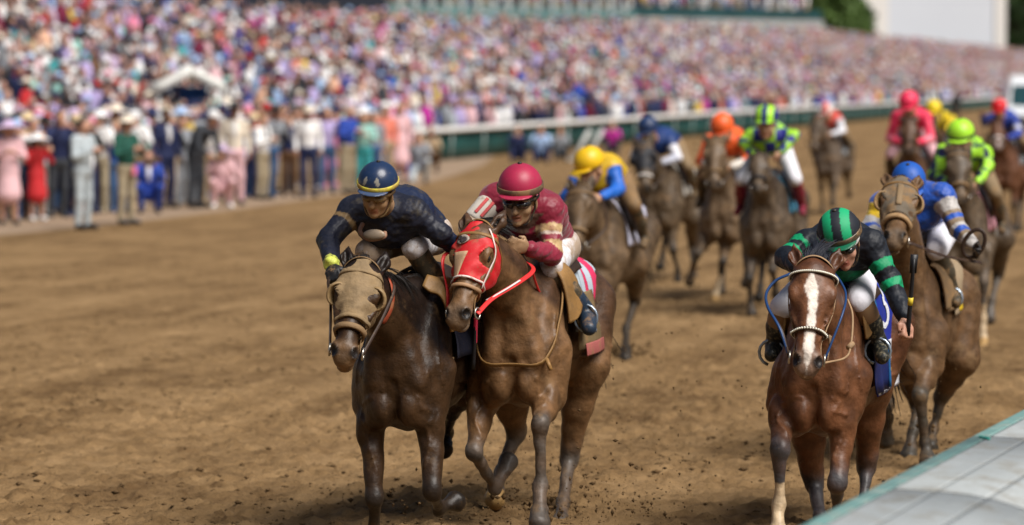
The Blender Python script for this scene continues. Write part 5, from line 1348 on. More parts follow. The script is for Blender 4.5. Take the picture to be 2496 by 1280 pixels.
def horse_red():
    F = Frame(1291, 18.5, 11)
    S = horse(F, 'bay racehorse in a bright red hood with red reins, its head turned aside', ('p', 1164, 562, .86), ('p', 1112, 780, 1.15), 16,
        dict(rf=[('p', 1178, 975, .26), ('p', 1157, 1105, .50), ('p', 1206, 1186, .26), ('p', 1242, 1122, .10)],
             lf=[('p', 1338, 965, .30), ('p', 1316, 1038, .62), ('p', 1318, 1186, .60), ('p', 1314, 1278, .74)],
             rh=[('p', 1242, 950, -.42), ('p', 1258, 1058, -.55), ('p', 1222, 1150, -.50), ('p', 1205, 1222, -.38)],
             lh=[('p', 1428, 890, -.66), ('p', 1386, 1120, -.72), ('p', 1374, 1226, -.45), ('p', 1364, 1282, -.20)]),
        (.155, .082, .036), coat_top=(.066, .033, .016), wid=.89, dz=-.03, h=.0095, mat_=coat_mat('coat_bay', .26, 4.5, .45, (.22, .13, .058)), points=(.085, .070, .058), muzzle=(.17, .115, .075), group=LEAD, socks=(('rh',),), ear=(-.02, .045))
    m_r = mat('hood_red', (.58, .014, .020), .55, mud=.30, mscale=7, mcol=(.36, .14, .08), bump=.15, bscale=30, vary=.08)
    hd = hood(S, m_r, a1=.57, hole=.054)
    wh = mat('piping_white', (.74, .62, .58), .6, mud=.3, mscale=30)
    bridle(S, LEATHER_TAN, .022, .010, nose_a=.66, nose_m=mat('leather_pale', (.36, .21, .11), .6, mud=.25, mscale=20), brow_col=LEATHER_TAN)
    head_ring(S, .57, -.03, .012, .007, .010, 'hood_hem', wh, parent=hd)
    # pale muddied panel on the nose side of the hood and a small oval badge with a horse head on it
    H = S['H']
    def on_head(pts, off): return project(S['head'], np.array([H(*p) for p in pts]), off, 8)[0]
    def face_patch(name, ctr, ra, rb, off, m, n=20, th=.004):
        rr = np.linspace(0, 1, 5); P_ = np.array([[(ctr[0] + ra * r * math.cos(t), ctr[1] + rb * r * math.sin(t), .06) for t in np.linspace(0, 2 * math.pi, n)] for r in rr]).reshape(-1, 3)
        V, Fs = shell(on_head(P_, off).reshape(5, n, 3), th); return mesh_obj(name, V, Fs, m, hd)
    face_patch('badge', (.17, -.030), .052, .034, .012, mat('badge_pale', (.40, .33, .28), .5, mud=.2, mscale=30))
    face_patch('badge_mark', (.178, -.022), .034, .018, .015, mat('badge_dark', (.06, .05, .05), .5)); face_patch('badge_mark', (.150, -.042), .022, .013, .015, mat('badge_dark', (.06, .05, .05), .5))
    P_ = np.array([[(a, b, .05) for b in np.linspace(-.062, -.020 + .03 * (.58 - a) / .3, 6)] for a in np.linspace(.30, .58, 8)]).reshape(-1, 3)
    V, Fs = shell(on_head(P_, .0095).reshape(8, 6, 3), .003); mesh_obj('nose_panel', V, Fs, mat('panel_mud', (.42, .27, .16), .7, mud=.4, mscale=12), hd)
    b = MB(); strap(b, S['head'], [H(.02, .07, .03), H(.20, .105, .0), H(.40, .095, -.02), H(.62, .065, -.03)], .010, .006, .013); b.build('hood_piping', wh, hd, True)
    f = cloth_fn(S)
    pale = mat('cloth_ice', (.46, .53, .60), .6, mud=.12, mscale=6, vary=.06)
    nc = drape(S, f, 'number_cloth', pale, -.92, -.30, -66, 72, .022, 16, 40)
    redm = mat('number_red', (.66, .03, .11), .6)
    bars = [[(-.50, 16), (-.57, 16), (-.57, 64), (-.48, 64)], [(-.68, 14), (-.76, 14), (-.78, 64), (-.66, 64)], [(-.74, 14), (-.82, 22), (-.80, 26), (-.74, 20)], [(-.56, 16), (-.62, 23), (-.60, 27), (-.55, 22)]]
    mark(S, f, 'number', redm, bars, .027, nc); mark(S, f, 'number', redm, [[(x, -a) for x, a in q] for q in bars], .027, nc)
    drape(S, f, 'saddle_cloth', mat('cloth_olive', (.17, .12, .055), .75, mud=.5, mscale=6, bump=.3, bscale=14, vary=.2), -.60, .02, 50, 98, .030, 14, 20, ripple=.012, flare=.05)
    tr = f(np.linspace(-.62, -.1, 24), 97, .04) + (0, .05, -.02); N = np.repeat(np.array([[0, 1, .1]]), 24, 0); V, Fs = ribbon_geo(tr, N, .075, .006); mesh_obj('cloth_border', np.array(V), Fs, mat('border_pink', (.36, .10, .09), .6, mud=.25, mscale=10), S['root'])
    drape(S, f, 'pad', mat('pad_ice', (.42, .50, .56), .7), -.34, .06, -64, 64, .026, th=.014)
    sd = drape(S, f, 'saddle', LEATHER_DK, -.36, -.06, -34, 34, .05, th=.02)
    for s in (1, -1): flap(S, f, s, .17, .03, 18, 76, LEATHER_TAN, .075, .03, sd)
    girth(S, f, LEATHER_TAN)
    mane(S, -1, .12, 200, (-.03, .17, .015), 16, .02, rad=.004)
    PR = S['NK'] + S['T'] + S['head']
    b = MB(); a_ = unit(np.array((.52, 0, 1.0)) - np.array((.02, 0, 1.50))); t = np.radians(np.linspace(-70, 150, 50)); c_ = np.array((.25, 0, 1.20))
    D_ = np.cos(t)[:, None] * a_ + np.sin(t)[:, None] * np.array((0, 1., 0)); P_ = sweep_in(PR, np.repeat(c_[None], 50, 0), D_, .012, .55); V, Fs = ribbon_geo(P_, D_, .026, .009); b.add(V, Fs)
    b.tube([P_[22], P_[22] + np.array([.02, .03, -.06])], .012, 6)
    b.build('yoke_strap', LEATHER_TAN, S['root'], True)
    rw = mat('rein_red', (.66, .03, .03), .45, mud=.06, mscale=20); B1 = S['bits'][1]
    rein(S, [B1, F.J(1200, 728, .92), F.J(1262, 690, .70), F.J(1298, 662, .50), F.J(1292, 644, .42), F.J(1258, 628, .42)], rw, .013); 
    P_ = smooth_path([F.J(1186, 735, .94), F.J(1230, 710, .82), F.J(1268, 686, .68)], 6) + (0.006, 0, .006); V, Fs = ribbon_geo(P_, np.repeat(np.array([[.4, 0, 1.]]), len(P_), 0), .012, .006); mesh_obj('rein_grip', np.array(V), Fs, mat('rein_white', (.74, .66, .66), .5), S['root'])
    rein(S, [F.J(1298, 662, .50), F.J(1306, 690, .40), F.J(1318, 720, .30)], rw, .007, False); rein(S, [S['bits'][-1], H(.6, -.12, -.1), H(.2, -.15, -.05), F.J(1235, 640, .45)], rw, .010)
    J_ = dict(head=('p', 1268, 482, .44), shr=('p', 1208, 484, .14), shl=('p', 1340, 512, .14), elr=('p', 1146, 552, .26), wrr=('p', 1172, 606, .50), ell=('p', 1344, 620, .22), wrl=('p', 1286, 606, .44),
              pel=('p', 1335, 590, -.36), knl=('p', 1342, 655, .12), knr=('p', 1205, 690, .12), anl=('p', 1432, 765, -.04), anr=('p', 1225, 800, -.06), tol=('p', 1436, 800, .10), tor=('p', 1215, 830, -.08))
    def jt(V, X):
        who, par = X['limb'](V); t = np.repeat(np.array([(.22, .008, .030)]), len(V), 0); tan, wh_ = (.50, .34, .16), (.62, .52, .44)
        L_ = who == 1
        t[L_ & (par > .36) & (par < .58)] = tan; t[L_ & (par > .54) & (par < .60)] = wh_; t[L_ & (par > .72) & (par < .98)] = tan
        R_ = who == 2; t[R_ & (par > .66)] = (.52, .40, .28)
        fr = (who == 0) & (V[:, 0] > X['nb'][0] + .06) & (V[:, 2] < X['nb'][2] - .05); t[fr] = (.14, .075, .05)
        return t
    ctx = rider(F, 'jockey in maroon silks with tan sleeve bands, raspberry helmet and black goggles', J_, (1, -.08, -.30), -2, .0095, jt, mat('silk_maroon', None, .48, mud=.20, mscale=6, mcol=(.24, .075, .055), bump=.55, bscale=13, bdet=2, bdist=.03, vary=.18, sheen=.2), BREECH, BOOT, (.36, .22, .12), (.36, .020, .062),
        mat('helmet_raspberry', None, .42, mud=.16, mscale=25, mcol=(.34, .10, .10)), mat('band_brown', (.10, .065, .04), .45, mud=.5, mscale=12), mat('peak_raspberry', (.36, .02, .062), .4, mud=.2, mscale=20), LENS_DK, group=LEADJ, hsize=1.10, band_w=.038,
        across=dict(l=(.5, .1, .8), r=(.3, .6, .6)), curl=(.55, 1.0))
    # the white number band on the upper arm, two red bars
    J = ctx['J']; a, e = J['shr'], J['elr']; d = unit(e - a); p = a + d * .105
    grown('number_band', [Cap(p - d * .055, p + d * .075, .079, .071, .01)], .008, mat('band_white', (.60, .55, .48), .6, mud=.25, mscale=12), ctx['root'], org=ctx['org'],
          clip=lambda D, X_, Y_, Z_: np.maximum(D, np.abs((X_ - p[0]) * d[0] + (Y_ - p[1]) * d[1] + (Z_ - p[2]) * d[2] - .01) - .085))
    fw = unit(np.array((1, .05, .1)) - d * (np.array((1, .05, .1)) @ d)); sd_ = np.cross(d, fw)
    for k in (-.020, .020):
        b = MB(); P_ = np.array([p + d * x + fw * math.sqrt(.0805 ** 2 - k * k) * (1 - .06 * (x + .04) / .1) + sd_ * k for x in np.linspace(-.045, .065, 8)]) - ctx['org']; V, Fs = ribbon_geo(P_, np.repeat(fw[None], 8, 0), .019, .006); b.add(V, Fs); b.build('numeral', mat('numeral_red', (.56, .06, .06), .6), ctx['root'])
    stirrups(S, J, LEATHER_TAN)
    for k in 'lr':
        kn, a, to = J['kn' + k], J['an' + k], J['to' + k]; q = kn * .35 + a * .65
        grown('boot_foot', [Cap(q, a, .062, .052, .03), Cap(a, to, .052, .043, .02)], .009, BOOT_BLUE, ctx['root'], org=ctx['org'])
    q = J['shl'] * .35 + J['pel'] * .65; b = MB()
    for i in range(5): p_ = F.J(1312 + i * 3, 548 + i * 9, .10); b.box(tuple(p_ - ctx['org']), (.012, .05, .012), .2, .002)
    b.build('trim_bars', mat('trim_black', (.015, .015, .02), .6), ctx['root'])
    whip(ctx, F, F.J(1153, 900, .66), F.J(1160, 770, .72), 'riding crop hanging by the chest of the horse in the red hood', .010, False, False)
    b = MB(); b.tube([F.J(1160, 775, .72), F.J(1158, 835, .68)], .0115, 7); o = b.build('crop_sleeve', mat('crop_red', (.58, .03, .08), .5)); o.parent = bpy.data.objects['riding_crop']; o.location = -np.array(bpy.data.objects['riding_crop'].location); o.data.transform(Matrix([[*F.f[:1], F.l[0], 0, F.o[0]], [F.f[1], F.l[1], 0, F.o[1]], [0, 0, 1, 0], [0, 0, 0, 1]]))
horse_red()

def horse_green():
    F = Frame(2024, 17.8, 14.5)
    S = horse(F, 'reddish bay racehorse with a long white blaze and a white-studded bridle', ('p', 1986, 652, .82), ('p', 1966, 895, 1.10), -14,
        dict(rf=[('p', 1912, 985, .28), ('p', 1901, 1098, .58), ('p', 1898, 1232, .56), ('p', 1896, 1322, .66)],
             lf=[('p', 2060, 990, .28), ('p', 2040, 1178, .50), ('p', 2040, 1275, .26), ('p', 2044, 1320, .14)],
             rh=[('p', 1962, 985, -.45), ('p', 1984, 1180, -.62), ('p', 2000, 1262, -.42), ('p', 2003, 1300, -.28)],
             lh=[('p', 2118, 935, -.72), ('p', 2112, 1140, -.92), ('p', 2104, 1228, -.78), ('p', 2102, 1268, -.66)]),
        (.132, .054, .024), coat_top=(.085, .032, .0145), wid=.80, dz=-.12, h=.0095, mat_=coat_mat('coat_redbay', .03, 5, .40), points=(.055, .052, .055), muzzle=(.20, .125, .085), blaze=True, socks=('rf',), group=LEAD, ear=(.0, .05))
    lt_ = mat('leather_cord', (.34, .22, .12), .7, vary=.2, vscale=30)
    bridle(S, lt_, .022, .009, nose_a=.66, studs=True, nose_m=LEATHER_DK, brow_col=LEATHER_DK)
    H = S['H']; f = cloth_fn(S)
    blue = mat('cloth_cobalt', (.010, .028, .30), .55, vary=.12, vscale=4); navy = mat('cloth_midnight', (.006, .014, .09), .5, mud=.08, vary=.35, vscale=5, bump=.2, bscale=7)
    nc = drape(S, f, 'number_cloth', blue, -.92, -.20, -70, 108, .028, 16, 44)
    w_ = mat('cloth_white', (.70, .72, .78), .6, mud=.05, mscale=8)
    letters(S, f, '3', .66, -.50, 42, .035, w_, nc, 95, 'number')
    mark(S, f, 'sponsor_panel', w_, [[(-.30, 76), (-.72, 76), (-.72, 96), (-.30, 96)], [(-.21, 101), (-.92, 100), (-.92, 107.5), (-.21, 107.5)]], .033, nc)
    mark(S, f, 'gold_trim', mat('trim_gold', (.55, .38, .12), .5), [[(-.45, 98.5), (-.92, 97.5), (-.92, 99.5), (-.45, 100.5)]], .034, nc)
    dk = mat('print_dark', (.03, .03, .05), .6)
    letters(S, f, 'VAN', .12, -.50, 92, .038, dk, nc, 95, 'lettering'); letters(S, f, 'DERBY', .17, -.50, 104, .038, dk, nc, 70, 'lettering')
    t = np.linspace(0, 2 * math.pi, 22); ring = [(-.50 + .075 * math.cos(x), 83 + 6 * math.sin(x)) for x in t]
    P_ = f([p[0] for p in ring], [p[1] for p in ring], .037); V, Fs = tube_geo(P_, .008, 6); mesh_obj('emblem', np.array(V), Fs, dk, nc)
    drape(S, f, 'saddle_cloth', navy, -.28, .06, -104, 105, .022, ripple=.012, flare=.05)
    b = MB(); P_ = f(np.full(30, -.285), np.linspace(10, 104, 30), .030) + np.stack([0 * np.linspace(0, 1, 30), .05 * np.clip((np.linspace(10, 106, 30) - 45) / 60, 0, 1), 0 * np.linspace(0, 1, 30)], 1); V, Fs = tube_geo(P_, .010, 6); b.add(V, Fs); b.build('cloth_edge', mat('edge_blue', (.01, .10, .26), .5), S['root'], True)
    sd = drape(S, f, 'saddle', LEATHER_DK, -.36, -.06, -34, 34, .045, th=.02)
    for s in (1, -1): flap(S, f, s, .18, .10, 24, 62, LEATHER_TAN, .04, .025, sd)
    girth(S, f, LEATHER_DK)
    mane(S, -1, .12, 160, (-.10, .03, .085), 22, .024, m=mat('hair_blueblack', (.013, .016, .028), .45, vary=.3), rad=.0034)
    br = mat('rein_blue', (.012, .05, .16), .4); bd = LEATHER_DK
    rein(S, [S['bits'][-1], F.J(1900, 800, 1.0), F.J(1872, 750, .9), F.J(1868, 715, .8), F.J(1890, 685, .7), F.J(1925, 668, .58)], br, .0078, False)
    rein(S, [S['bits'][-1], F.J(1905, 806, 1.0), F.J(1880, 765, .92)], bd, .009, False)
    rein(S, [S['bits'][1], F.J(2052, 770, .9), F.J(2062, 722, .75), F.J(2052, 692, .6), F.J(2035, 668, .52)], br, .0065, False)
    rein(S, [F.J(2010, 885, 1.02), F.J(2060, 872, .8), F.J(2074, 840, .62), F.J(2078, 770, .5), F.J(2066, 730, .42)], lt_, .006, False, 'draw_cord'); b = MB(); b.tube([F.J(2068, 848, .66), F.J(2078, 838, .62)], .016, 7); b.build('cord_knot', lt_, S['root'], True)
    b = MB()
    for i in range(9): b.tube(smooth_path([H(.62, .085 + .004 * (i % 3), -.05 - .006 * i), H(.72, .09, -.06 - .007 * i), H(.80 + .02 * (i % 4), .085, -.05 - .008 * i)]), .0035, 5)
    b.build('cord_tassel', lt_, S['root'], True)
    J_ = dict(head=('p', 2051, 588, .42), shr=('p', 1964, 598, .12), shl=('p', 2122, 598, .12), elr=('p', 1916, 628, .26), wrr=('p', 1946, 652, .50), ell=('p', 2172, 690, .18), wrl=('p', 2204, 775, .32),
              pel=('p', 2058, 640, -.36), knl=('p', 2098, 738, .14), knr=('p', 1908, 750, .14), anl=('p', 2143, 838, .02), anr=('p', 1886, 842, .0), tol=('p', 2150, 872, .16), tor=('p', 1880, 866, .14))
    gr = np.array((.006, .33, .135)); bk = np.array((.010, .013, .020))
    def jt(V, X):
        who, par = X['limb'](V); t = np.repeat(bk[None], len(V), 0)
        t[(who == 1) & (par > .46) & (par < .70)] = gr; t[(who == 1) & (par > 1.0) & (par < 1.24)] = gr
        t[(who == 2) & (par > .18) & (par < .42)] = gr; t[(who == 2) & (par > .62) & (par < .86)] = gr; t[(who == 2) & (par > -.1) & (par < .02)] = gr
        hem = (who == 0) & (V[:, 0] < X['pel'][0] + .32) & (V[:, 2] < X['pel'][2] + .03); t[hem] = gr * .5
        ch_ = (who == 0) & (V[:, 2] < X['nb'][2] - .135); t[ch_] = gr * .45
        return t
    def hel(a, b, d):
        t = np.repeat(bk[None], len(a), 0); t[(np.abs(b) > .024) & (np.abs(b) < .070 + .0 * d)] = gr; return t
    ctx = rider(F, 'jockey in black silks with green bands and a green and black striped helmet, crouched low', J_, (1, .16, -.58), 12, .009, jt, mat('silk_black', None, .55, mud=.07, mscale=16, mcol=(.07, .068, .06), bump=.55, bscale=13, bdet=2, bdist=.03, vary=.25, spec=.3), BREECH_CL,
        mat('boot_black', (.02, .022, .02), .4, mud=.38, mscale=40, mcol=(.30, .26, .16)), (.50, .26, .18), hel, mat('helmet_stripe', None, .6, mud=.04, mscale=25, mcol=(.08, .07, .05)), mat('band_clear', (.07, .05, .03), .25, mud=.4, mscale=10, spec=.7), mat('peak_green', (.006, .12, .06), .4), LENS_DK, group=LEADJ, hsize=1.04, band_w=.038,
        across=dict(l=(.9, -.35, .0), r=(.3, .6, .6)), curl=(1.0, 1.0), strap_col=mat('strap_white', (.6, .6, .58), .5))
    J = ctx['J']
    for k, an in (('l', 'anl'), ('r', 'anr')):
        kn, a = J['kn' + k], J[an]; grown('boot_top', [Cap(kn * .95 + a * .05, kn * .68 + a * .32, .070, .070, .02)], .009, mat('boot_tan', (.27, .165, .085), .5, mud=.1, mscale=14), ctx['root'], org=ctx['org'])
        c = a + (.06, .0, -.055); t = np.linspace(.3, 2 * math.pi - .3, 14); b = MB(); b.tube([c + (0, .07 * math.sin(x), .07 * -math.cos(x) + .02) for x in t], .009, 6); b.build('stirrup', mat('stirrup_alloy', (.35, .42, .50), .3, metal=.7), S['root'], True)
    p0, p1 = F.J(2212, 818, .37), F.J(2228, 632, .44)
    whip(ctx, F, p0, p1, 'black riding crop with a yellow band held upright by the jockey with green sleeve bands', .0115)
horse_green()

def horse_blue():
    F = Frame(2222, 21.45, 15)
    S = horse(F, 'mud-brown racehorse in a tan hood with open blinker cups, close behind the green-striped jockey', ('p', 2196, 452, .78), ('p', 2180, 588, 1.22), -15,
        dict(rf=[(.28, -.16, .80), ('p', 2160, 985, .50), ('p', 2165, 1020, .30), ('p', 2156, 1075, .22)],
             lf=[('p', 2262, 890, .32), ('p', 2243, 968, .62), ('p', 2255, 1080, .56), ('p', 2262, 1128, .62)],
             rh=[('p', 2215, 880, -.35), ('p', 2236, 990, -.45), ('p', 2224, 1055, -.30), ('p', 2212, 1118, -.18)],
             lh=[('p', 2338, 870, -.75), ('p', 2294, 968, -.90), ('p', 2276, 1045, -.85), ('p', 2268, 1092, -.72)]),
        (.115, .062, .028), dz=-.18, h=.011, mat_=coat_mat('coat_mud', .34, 5, .55, (.22, .135, .065)), points=(.050, .042, .032), muzzle=(.13, .085, .05), group=LEAD)
    m_h = mat('hood_mud', (.24, .165, .085), .75, mud=.5, mscale=9)
    hd = hood(S, mat('hood_grey_mud', (.13, .105, .075), .8, mud=.5, mscale=8, bump=.4, bscale=22), a1=.58, hole=.046, cups=True, cup_m=mat('cup_tan', (.30, .19, .085), .55, mud=.3, mscale=12))
    bridle(S, LEATHER_MUD, .034, .020, nose_a=.68, nose_m=mat('noseband_tan', (.34, .21, .10), .7, mud=.3, mscale=16), brow_col=LEATHER_TAN)
    H = S['H']; P_ = np.array([[(a, b, .06) for b in np.linspace(-.014, .014, 4)] for a in np.linspace(.14, .48, 9)]).reshape(-1, 3)
    V, Fs = shell(project(S['head'], np.array([H(*p) for p in P_]), .012, 8)[0].reshape(9, 4, 3), .004); mesh_obj('hood_panel', V, Fs, mat('panel_tan', (.23, .155, .08), .7, mud=.2, mscale=14), hd)
    f = cloth_fn(S); yl = mat('cloth_yellow', (.72, .50, .015), .6, mud=.15, mscale=8)
    nc = drape(S, f, 'number_cloth', mat('cloth_tan', (.32, .24, .15), .7, mud=.3, mscale=8), -.85, -.30, -70, 88, .02)
    mark(S, f, 'yellow_mark', yl, [[(-.34, 18), (-.46, 18), (-.46, 72), (-.34, 72)], [(-.50, 62), (-.72, 62), (-.72, 84), (-.50, 84)]], .026, nc)
    drape(S, f, 'saddle_cloth', LEATHER_MUD, -.34, .02, -88, 78, .024)
    sd = drape(S, f, 'saddle', LEATHER_DK, -.36, -.06, -34, 34, .045, th=.02)
    for s in (1, -1): flap(S, f, s, .16, .04, 22, 72, LEATHER_MUD, .06, .03, sd)
    mane(S, -1, .1, 120, (-.05, 0, .02), 5, .02)
    B1 = S['bits'][1]
    rein(S, [B1, F.J(2290, 620, .75), F.J(2330, 630, .55), F.J(2392, 640, .36)], LEATHER_DK, .014)
    J_ = dict(head=('p', 2216, 458, .40), shl=('p', 2298, 478, .10), shr=('p', 2150, 500, .06), ell=('p', 2335, 558, .22), wrl=('p', 2372, 598, .36), elr=('p', 2120, 560, .16), wrr=('p', 2160, 600, .40), pel=('p', 2272, 540, -.40),
              knl=('p', 2284, 612, .10), knr=('p', 2160, 650, .10), anl=('p', 2322, 715, -.06), anr=('p', 2170, 760, -.08), tol=('p', 2330, 738, .08), tor=('p', 2165, 775, .08))
    bl = np.array((.008, .075, .42)); wh_ = np.array((.46, .44, .42)); tn_ = np.array((.22, .16, .10))
    def jt(V, X):
        who, par = X['limb'](V); t = np.repeat(bl[None], len(V), 0); L_ = who == 1
        for a, b, c_ in ((.22, .55, wh_), (.55, .66, tn_), (.66, .80, bl), (.80, .98, tn_), (.98, 1.2, wh_), (1.2, 1.42, bl), (1.42, 1.6, tn_), (1.6, 2.1, wh_)): t[L_ & (par >= a) & (par < b)] = c_
        R_ = who == 2; t[R_ & (par > .1) & (par < .62)] = (.75, .50, .015); t[R_ & (par >= .62)] = wh_; t[R_ & (par > 1.0) & (par < 1.2)] = bl
        return t
    ctx = rider(F, 'jockey in bright blue silks with white and tan sleeve bands, ducked behind his hooded horse', J_, (1, .25, -.75), 6, .011, jt, mat('silk_blue', None, .5, mud=.22, mscale=7, mcol=(.16, .12, .085), bump=.55, bscale=13, bdet=2, bdist=.03, vary=.15, sheen=.2), BREECH_CL, BOOT, (.52, .27, .18), (.010, .085, .40),
        mat('helmet_blue', None, .5, mud=.22, mscale=12, mcol=(.03, .045, .09)), None, None, LENS_DK, gloves=np.array((.010, .010, .012)), group=LEADJ, across=dict(l=(.2, .25, .9)), curl=(.9, 1.0))
    # loop of the rein thrown over the glove
    c = F.J(2375, 600, .36); t = np.linspace(0, 2 * math.pi, 24); P_ = np.array([F.J(2374 + 27 * math.cos(x), 594 - 32 * math.sin(x) - 12 * math.cos(x), .38) for x in t[:-1]]); V, Fs = ribbon_geo(P_, np.repeat(np.array([[1., 0, .1]]), len(P_), 0), .026, .007, True); mesh_obj('rein_loop', np.array(V), Fs, LEATHER_DK, S['root'])
    c = J_ and ctx['J']['anl'] + (.05, 0, -.05); t = np.linspace(.3, 2 * math.pi - .3, 14); b = MB(); b.tube([c + (0, .07 * math.sin(x), .07 * -math.cos(x) + .02) for x in t], .010, 6); b.build('stirrup', mat('stirrup_alloy', (.35, .42, .50), .3, metal=.7), S['root'], True)
    whip(ctx, F, F.J(2196, 690, .5), F.J(2172, 800, .45), 'riding crop at the shoulder of the tan-hooded horse behind the blaze-faced bay', .008, False, False)
horse_blue()
# ================================================================ the chasing pack
POSE = {
 'a': dict(lf=[(.22, .17, .88), (.34, .16, .47), (.33, .15, .17), (.40, .15, .02)], rf=[(.26, -.17, .90), (.55, -.15, .60), (.30, -.15, .42), (.16, -.15, .48)],
           lh=[(-.74, .2, .86), (-1.02, .17, .52), (-.80, .16, .20), (-.70, .16, .03)], rh=[(-.66, -.2, .86), (-.86, -.16, .52), (-.56, -.15, .26), (-.44, -.15, .14)]),
 'c': dict(lf=[(.24, .17, .88), (.52, .16, .56), (.72, .15, .30), (.84, .15, .20)], rf=[(.16, -.17, .86), (.10, -.15, .46), (-.06, -.15, .20), (-.02, -.15, .03)],
           lh=[(-.80, .2, .84), (-1.18, .17, .60), (-1.42, .16, .40), (-1.50, .16, .28)], rh=[(-.80, -.2, .84), (-1.20, -.17, .56), (-1.46, -.16, .30), (-1.52, -.16, .16)]),
}
POSE['b'] = {('r' if k[0] == 'l' else 'l') + k[1]: [(x, -y, z) for x, y, z in v] for k, v in POSE['a'].items()}
BREECH_MUD = mat('breeches_mud', (.24, .17, .095), .8, mud=.4, mscale=7, vary=.2, bump=.2, bscale=20)
def pack(u, y, phi, poll, nose, psi, hpx, label, jlabel, coat, helmet, jersey, pose='a', legs=None, dz=-.06, mud=.3, jj=None, breeches=BREECH_MUD, cloth=None, mark_=None, face=(1, -.1, -.4), h=.018, hood_=None, noseband=None, skin=(.40, .22, .13), band=None, socks=(), points=(.030, .024, .018), sleeves=None, jmud=.18, boots=BOOT, fine=False, mname='', goggles=False, across=None, muzzle=None):
    F = Frame(u, y, phi); lg = dict(POSE[pose]); lg.update(legs or {})
    S = horse(F, label, poll, nose, psi, lg, tuple(x * .74 for x in coat), coat_top=tuple(x * .46 for x in coat), dz=dz, h=h, mat_=coat_mat('coat_pack %.2f' % mud, mud, 5, .6, (.20, .122, .060)), points=points, group=LEAD, near=False, socks=socks, muzzle=muzzle)
    lt = LEATHER_DK if mud < .3 else LEATHER_MUD
    if hood_: hood(S, hood_, a1=.56, hole=.046, cups=True)
    bridle(S, lt, .03, .014, nose_a=.68, nose_m=noseband, brow_col=lt, simple=True)
    f = cloth_fn(S); nc = drape(S, f, 'saddle_cloth', cloth or mat('cloth_ice', (.46, .53, .60), .6, mud=.12, mscale=6, vary=.06), -.86, .0, -82, 88, .018, 8, 20)
    if mark_: mark(S, f, 'number', mark_, [[(-.52, 18), (-.62, 18), (-.62, 58), (-.52, 58)], [(-.62, 18), (-.78, 18), (-.78, 26), (-.62, 26)]], .026, nc, 5)
    drape(S, f, 'saddle', LEATHER_DK, -.36, -.04, -60, 60, .035, 6, 14, .02)
    mane(S, -1, .1, 60, (-.05, .0, .03), 4, .02, rad=.006)
    hp = F.pt(hpx); jd = {'head': hpx}; j0 = np.array(RID['head']); d = hp - j0; k = .75
    for n_ in ('shl', 'shr', 'ell', 'elr', 'pel', 'wrl', 'wrr'): jd[n_] = tuple(np.array(RID[n_]) + (0, d[1] * (.8 if n_[:2] == 'sh' else .5 if n_ != 'pel' else .2), d[2] * (.9 if n_[:2] == 'sh' else .6)))
    for n_ in ('knl', 'knr', 'anl', 'anr', 'tol', 'tor'): jd[n_] = tuple(np.array(RID[n_]) + (0, 0, dz))
    jd.update(jj or {})
    jm = mat('silk_pack %.2f' % jmud, None, .5, mud=jmud, mscale=7, mcol=(.20, .14, .085), bump=.4, bscale=14, vary=.12)
    ctx = rider(F, jlabel, jd, face, 0, .014, jersey, jm, breeches, boots, skin, helmet, mat('helmet_pack', None, .4, mud=.08, mscale=20), band, None, LENS_MUD, group=LEADJ, hsize=1.18, far=not fine, goggles=goggles, across=across)
    for s in (1, -1): rein(S, [S['bits'][s], S['H'](.5, s * .16, -.16), ctx['J']['wrl' if s > 0 else 'wrr']], LEATHER_DK, .010, False)
    return S, F, ctx
def check(c1, c2, sc_=9.0):
    def f(V, X):
        q = V - X['org']; return np.where((np.sin(q[:, 0] * sc_ * 3) * np.sin(q[:, 1] * sc_ * 2.6 + .7) * np.sin(q[:, 2] * sc_ * 2.3) > 0)[:, None], np.array(c1), np.array(c2))
    return f
def sleeves(body, bands):
    def f(V, X):
        who, par = X['limb'](V); t = np.repeat(np.array([body], float), len(V), 0)
        for w_, a, b, c in bands: t[(who > 0 if w_ == 0 else who == w_) & (par >= a) & (par < b)] = c
        return t
    return f
YEL, BLU, ORG, LIM, NVY, PNK = (.74, .46, .012), (.012, .12, .52), (.80, .12, .025), (.36, .72, .035), (.010, .014, .16), (.78, .035, .10)
WHT = (.66, .66, .70)
dark_hood = mat('hood_dark', (.018, .020, .026), .6, mud=.2, mscale=12)
pack(1470, 29.2, 14, ('p', 1412, 462, .80), ('p', 1398, 612, 1.10), 12, ('p', 1440, 412, .46), 'muddy bay racehorse just behind the red hood, ridden by the yellow-capped jockey', 'jockey in a yellow helmet with blue sleeves and a yellow body', (.155, .100, .055), YEL,
     sleeves((.62, .40, .02), [(0, .10, 2.1, BLU), (0, -.2, .06, (.55, .05, .03))]), 'b', dict(lh=[('p', 1548, 640, -.55), ('p', 1548, 735, -.80), ('p', 1527, 800, -.55), ('p', 1524, 878, -.12)], rh=[('p', 1500, 640, -.5), ('p', 1490, 700, -.9), ('p', 1480, 720, -1.1), ('p', 1475, 745, -1.1)], lf=[('p', 1475, 690, .25), ('p', 1450, 740, .5), ('p', 1446, 800, .4), ('p', 1440, 850, .4)]),
     -.10, .30, cloth=mat('cloth_lilac', (.50, .50, .62), .6, mud=.06), mark_=mat('number_navy', (.05, .05, .22), .6), h=.014, fine=True, jj=dict(ell=('p', 1508, 462, .20), wrl=('p', 1466, 480, .46), shl=('p', 1492, 408, .10)), breeches=LEATHER_MUD, face=(1, -.55, -.55))
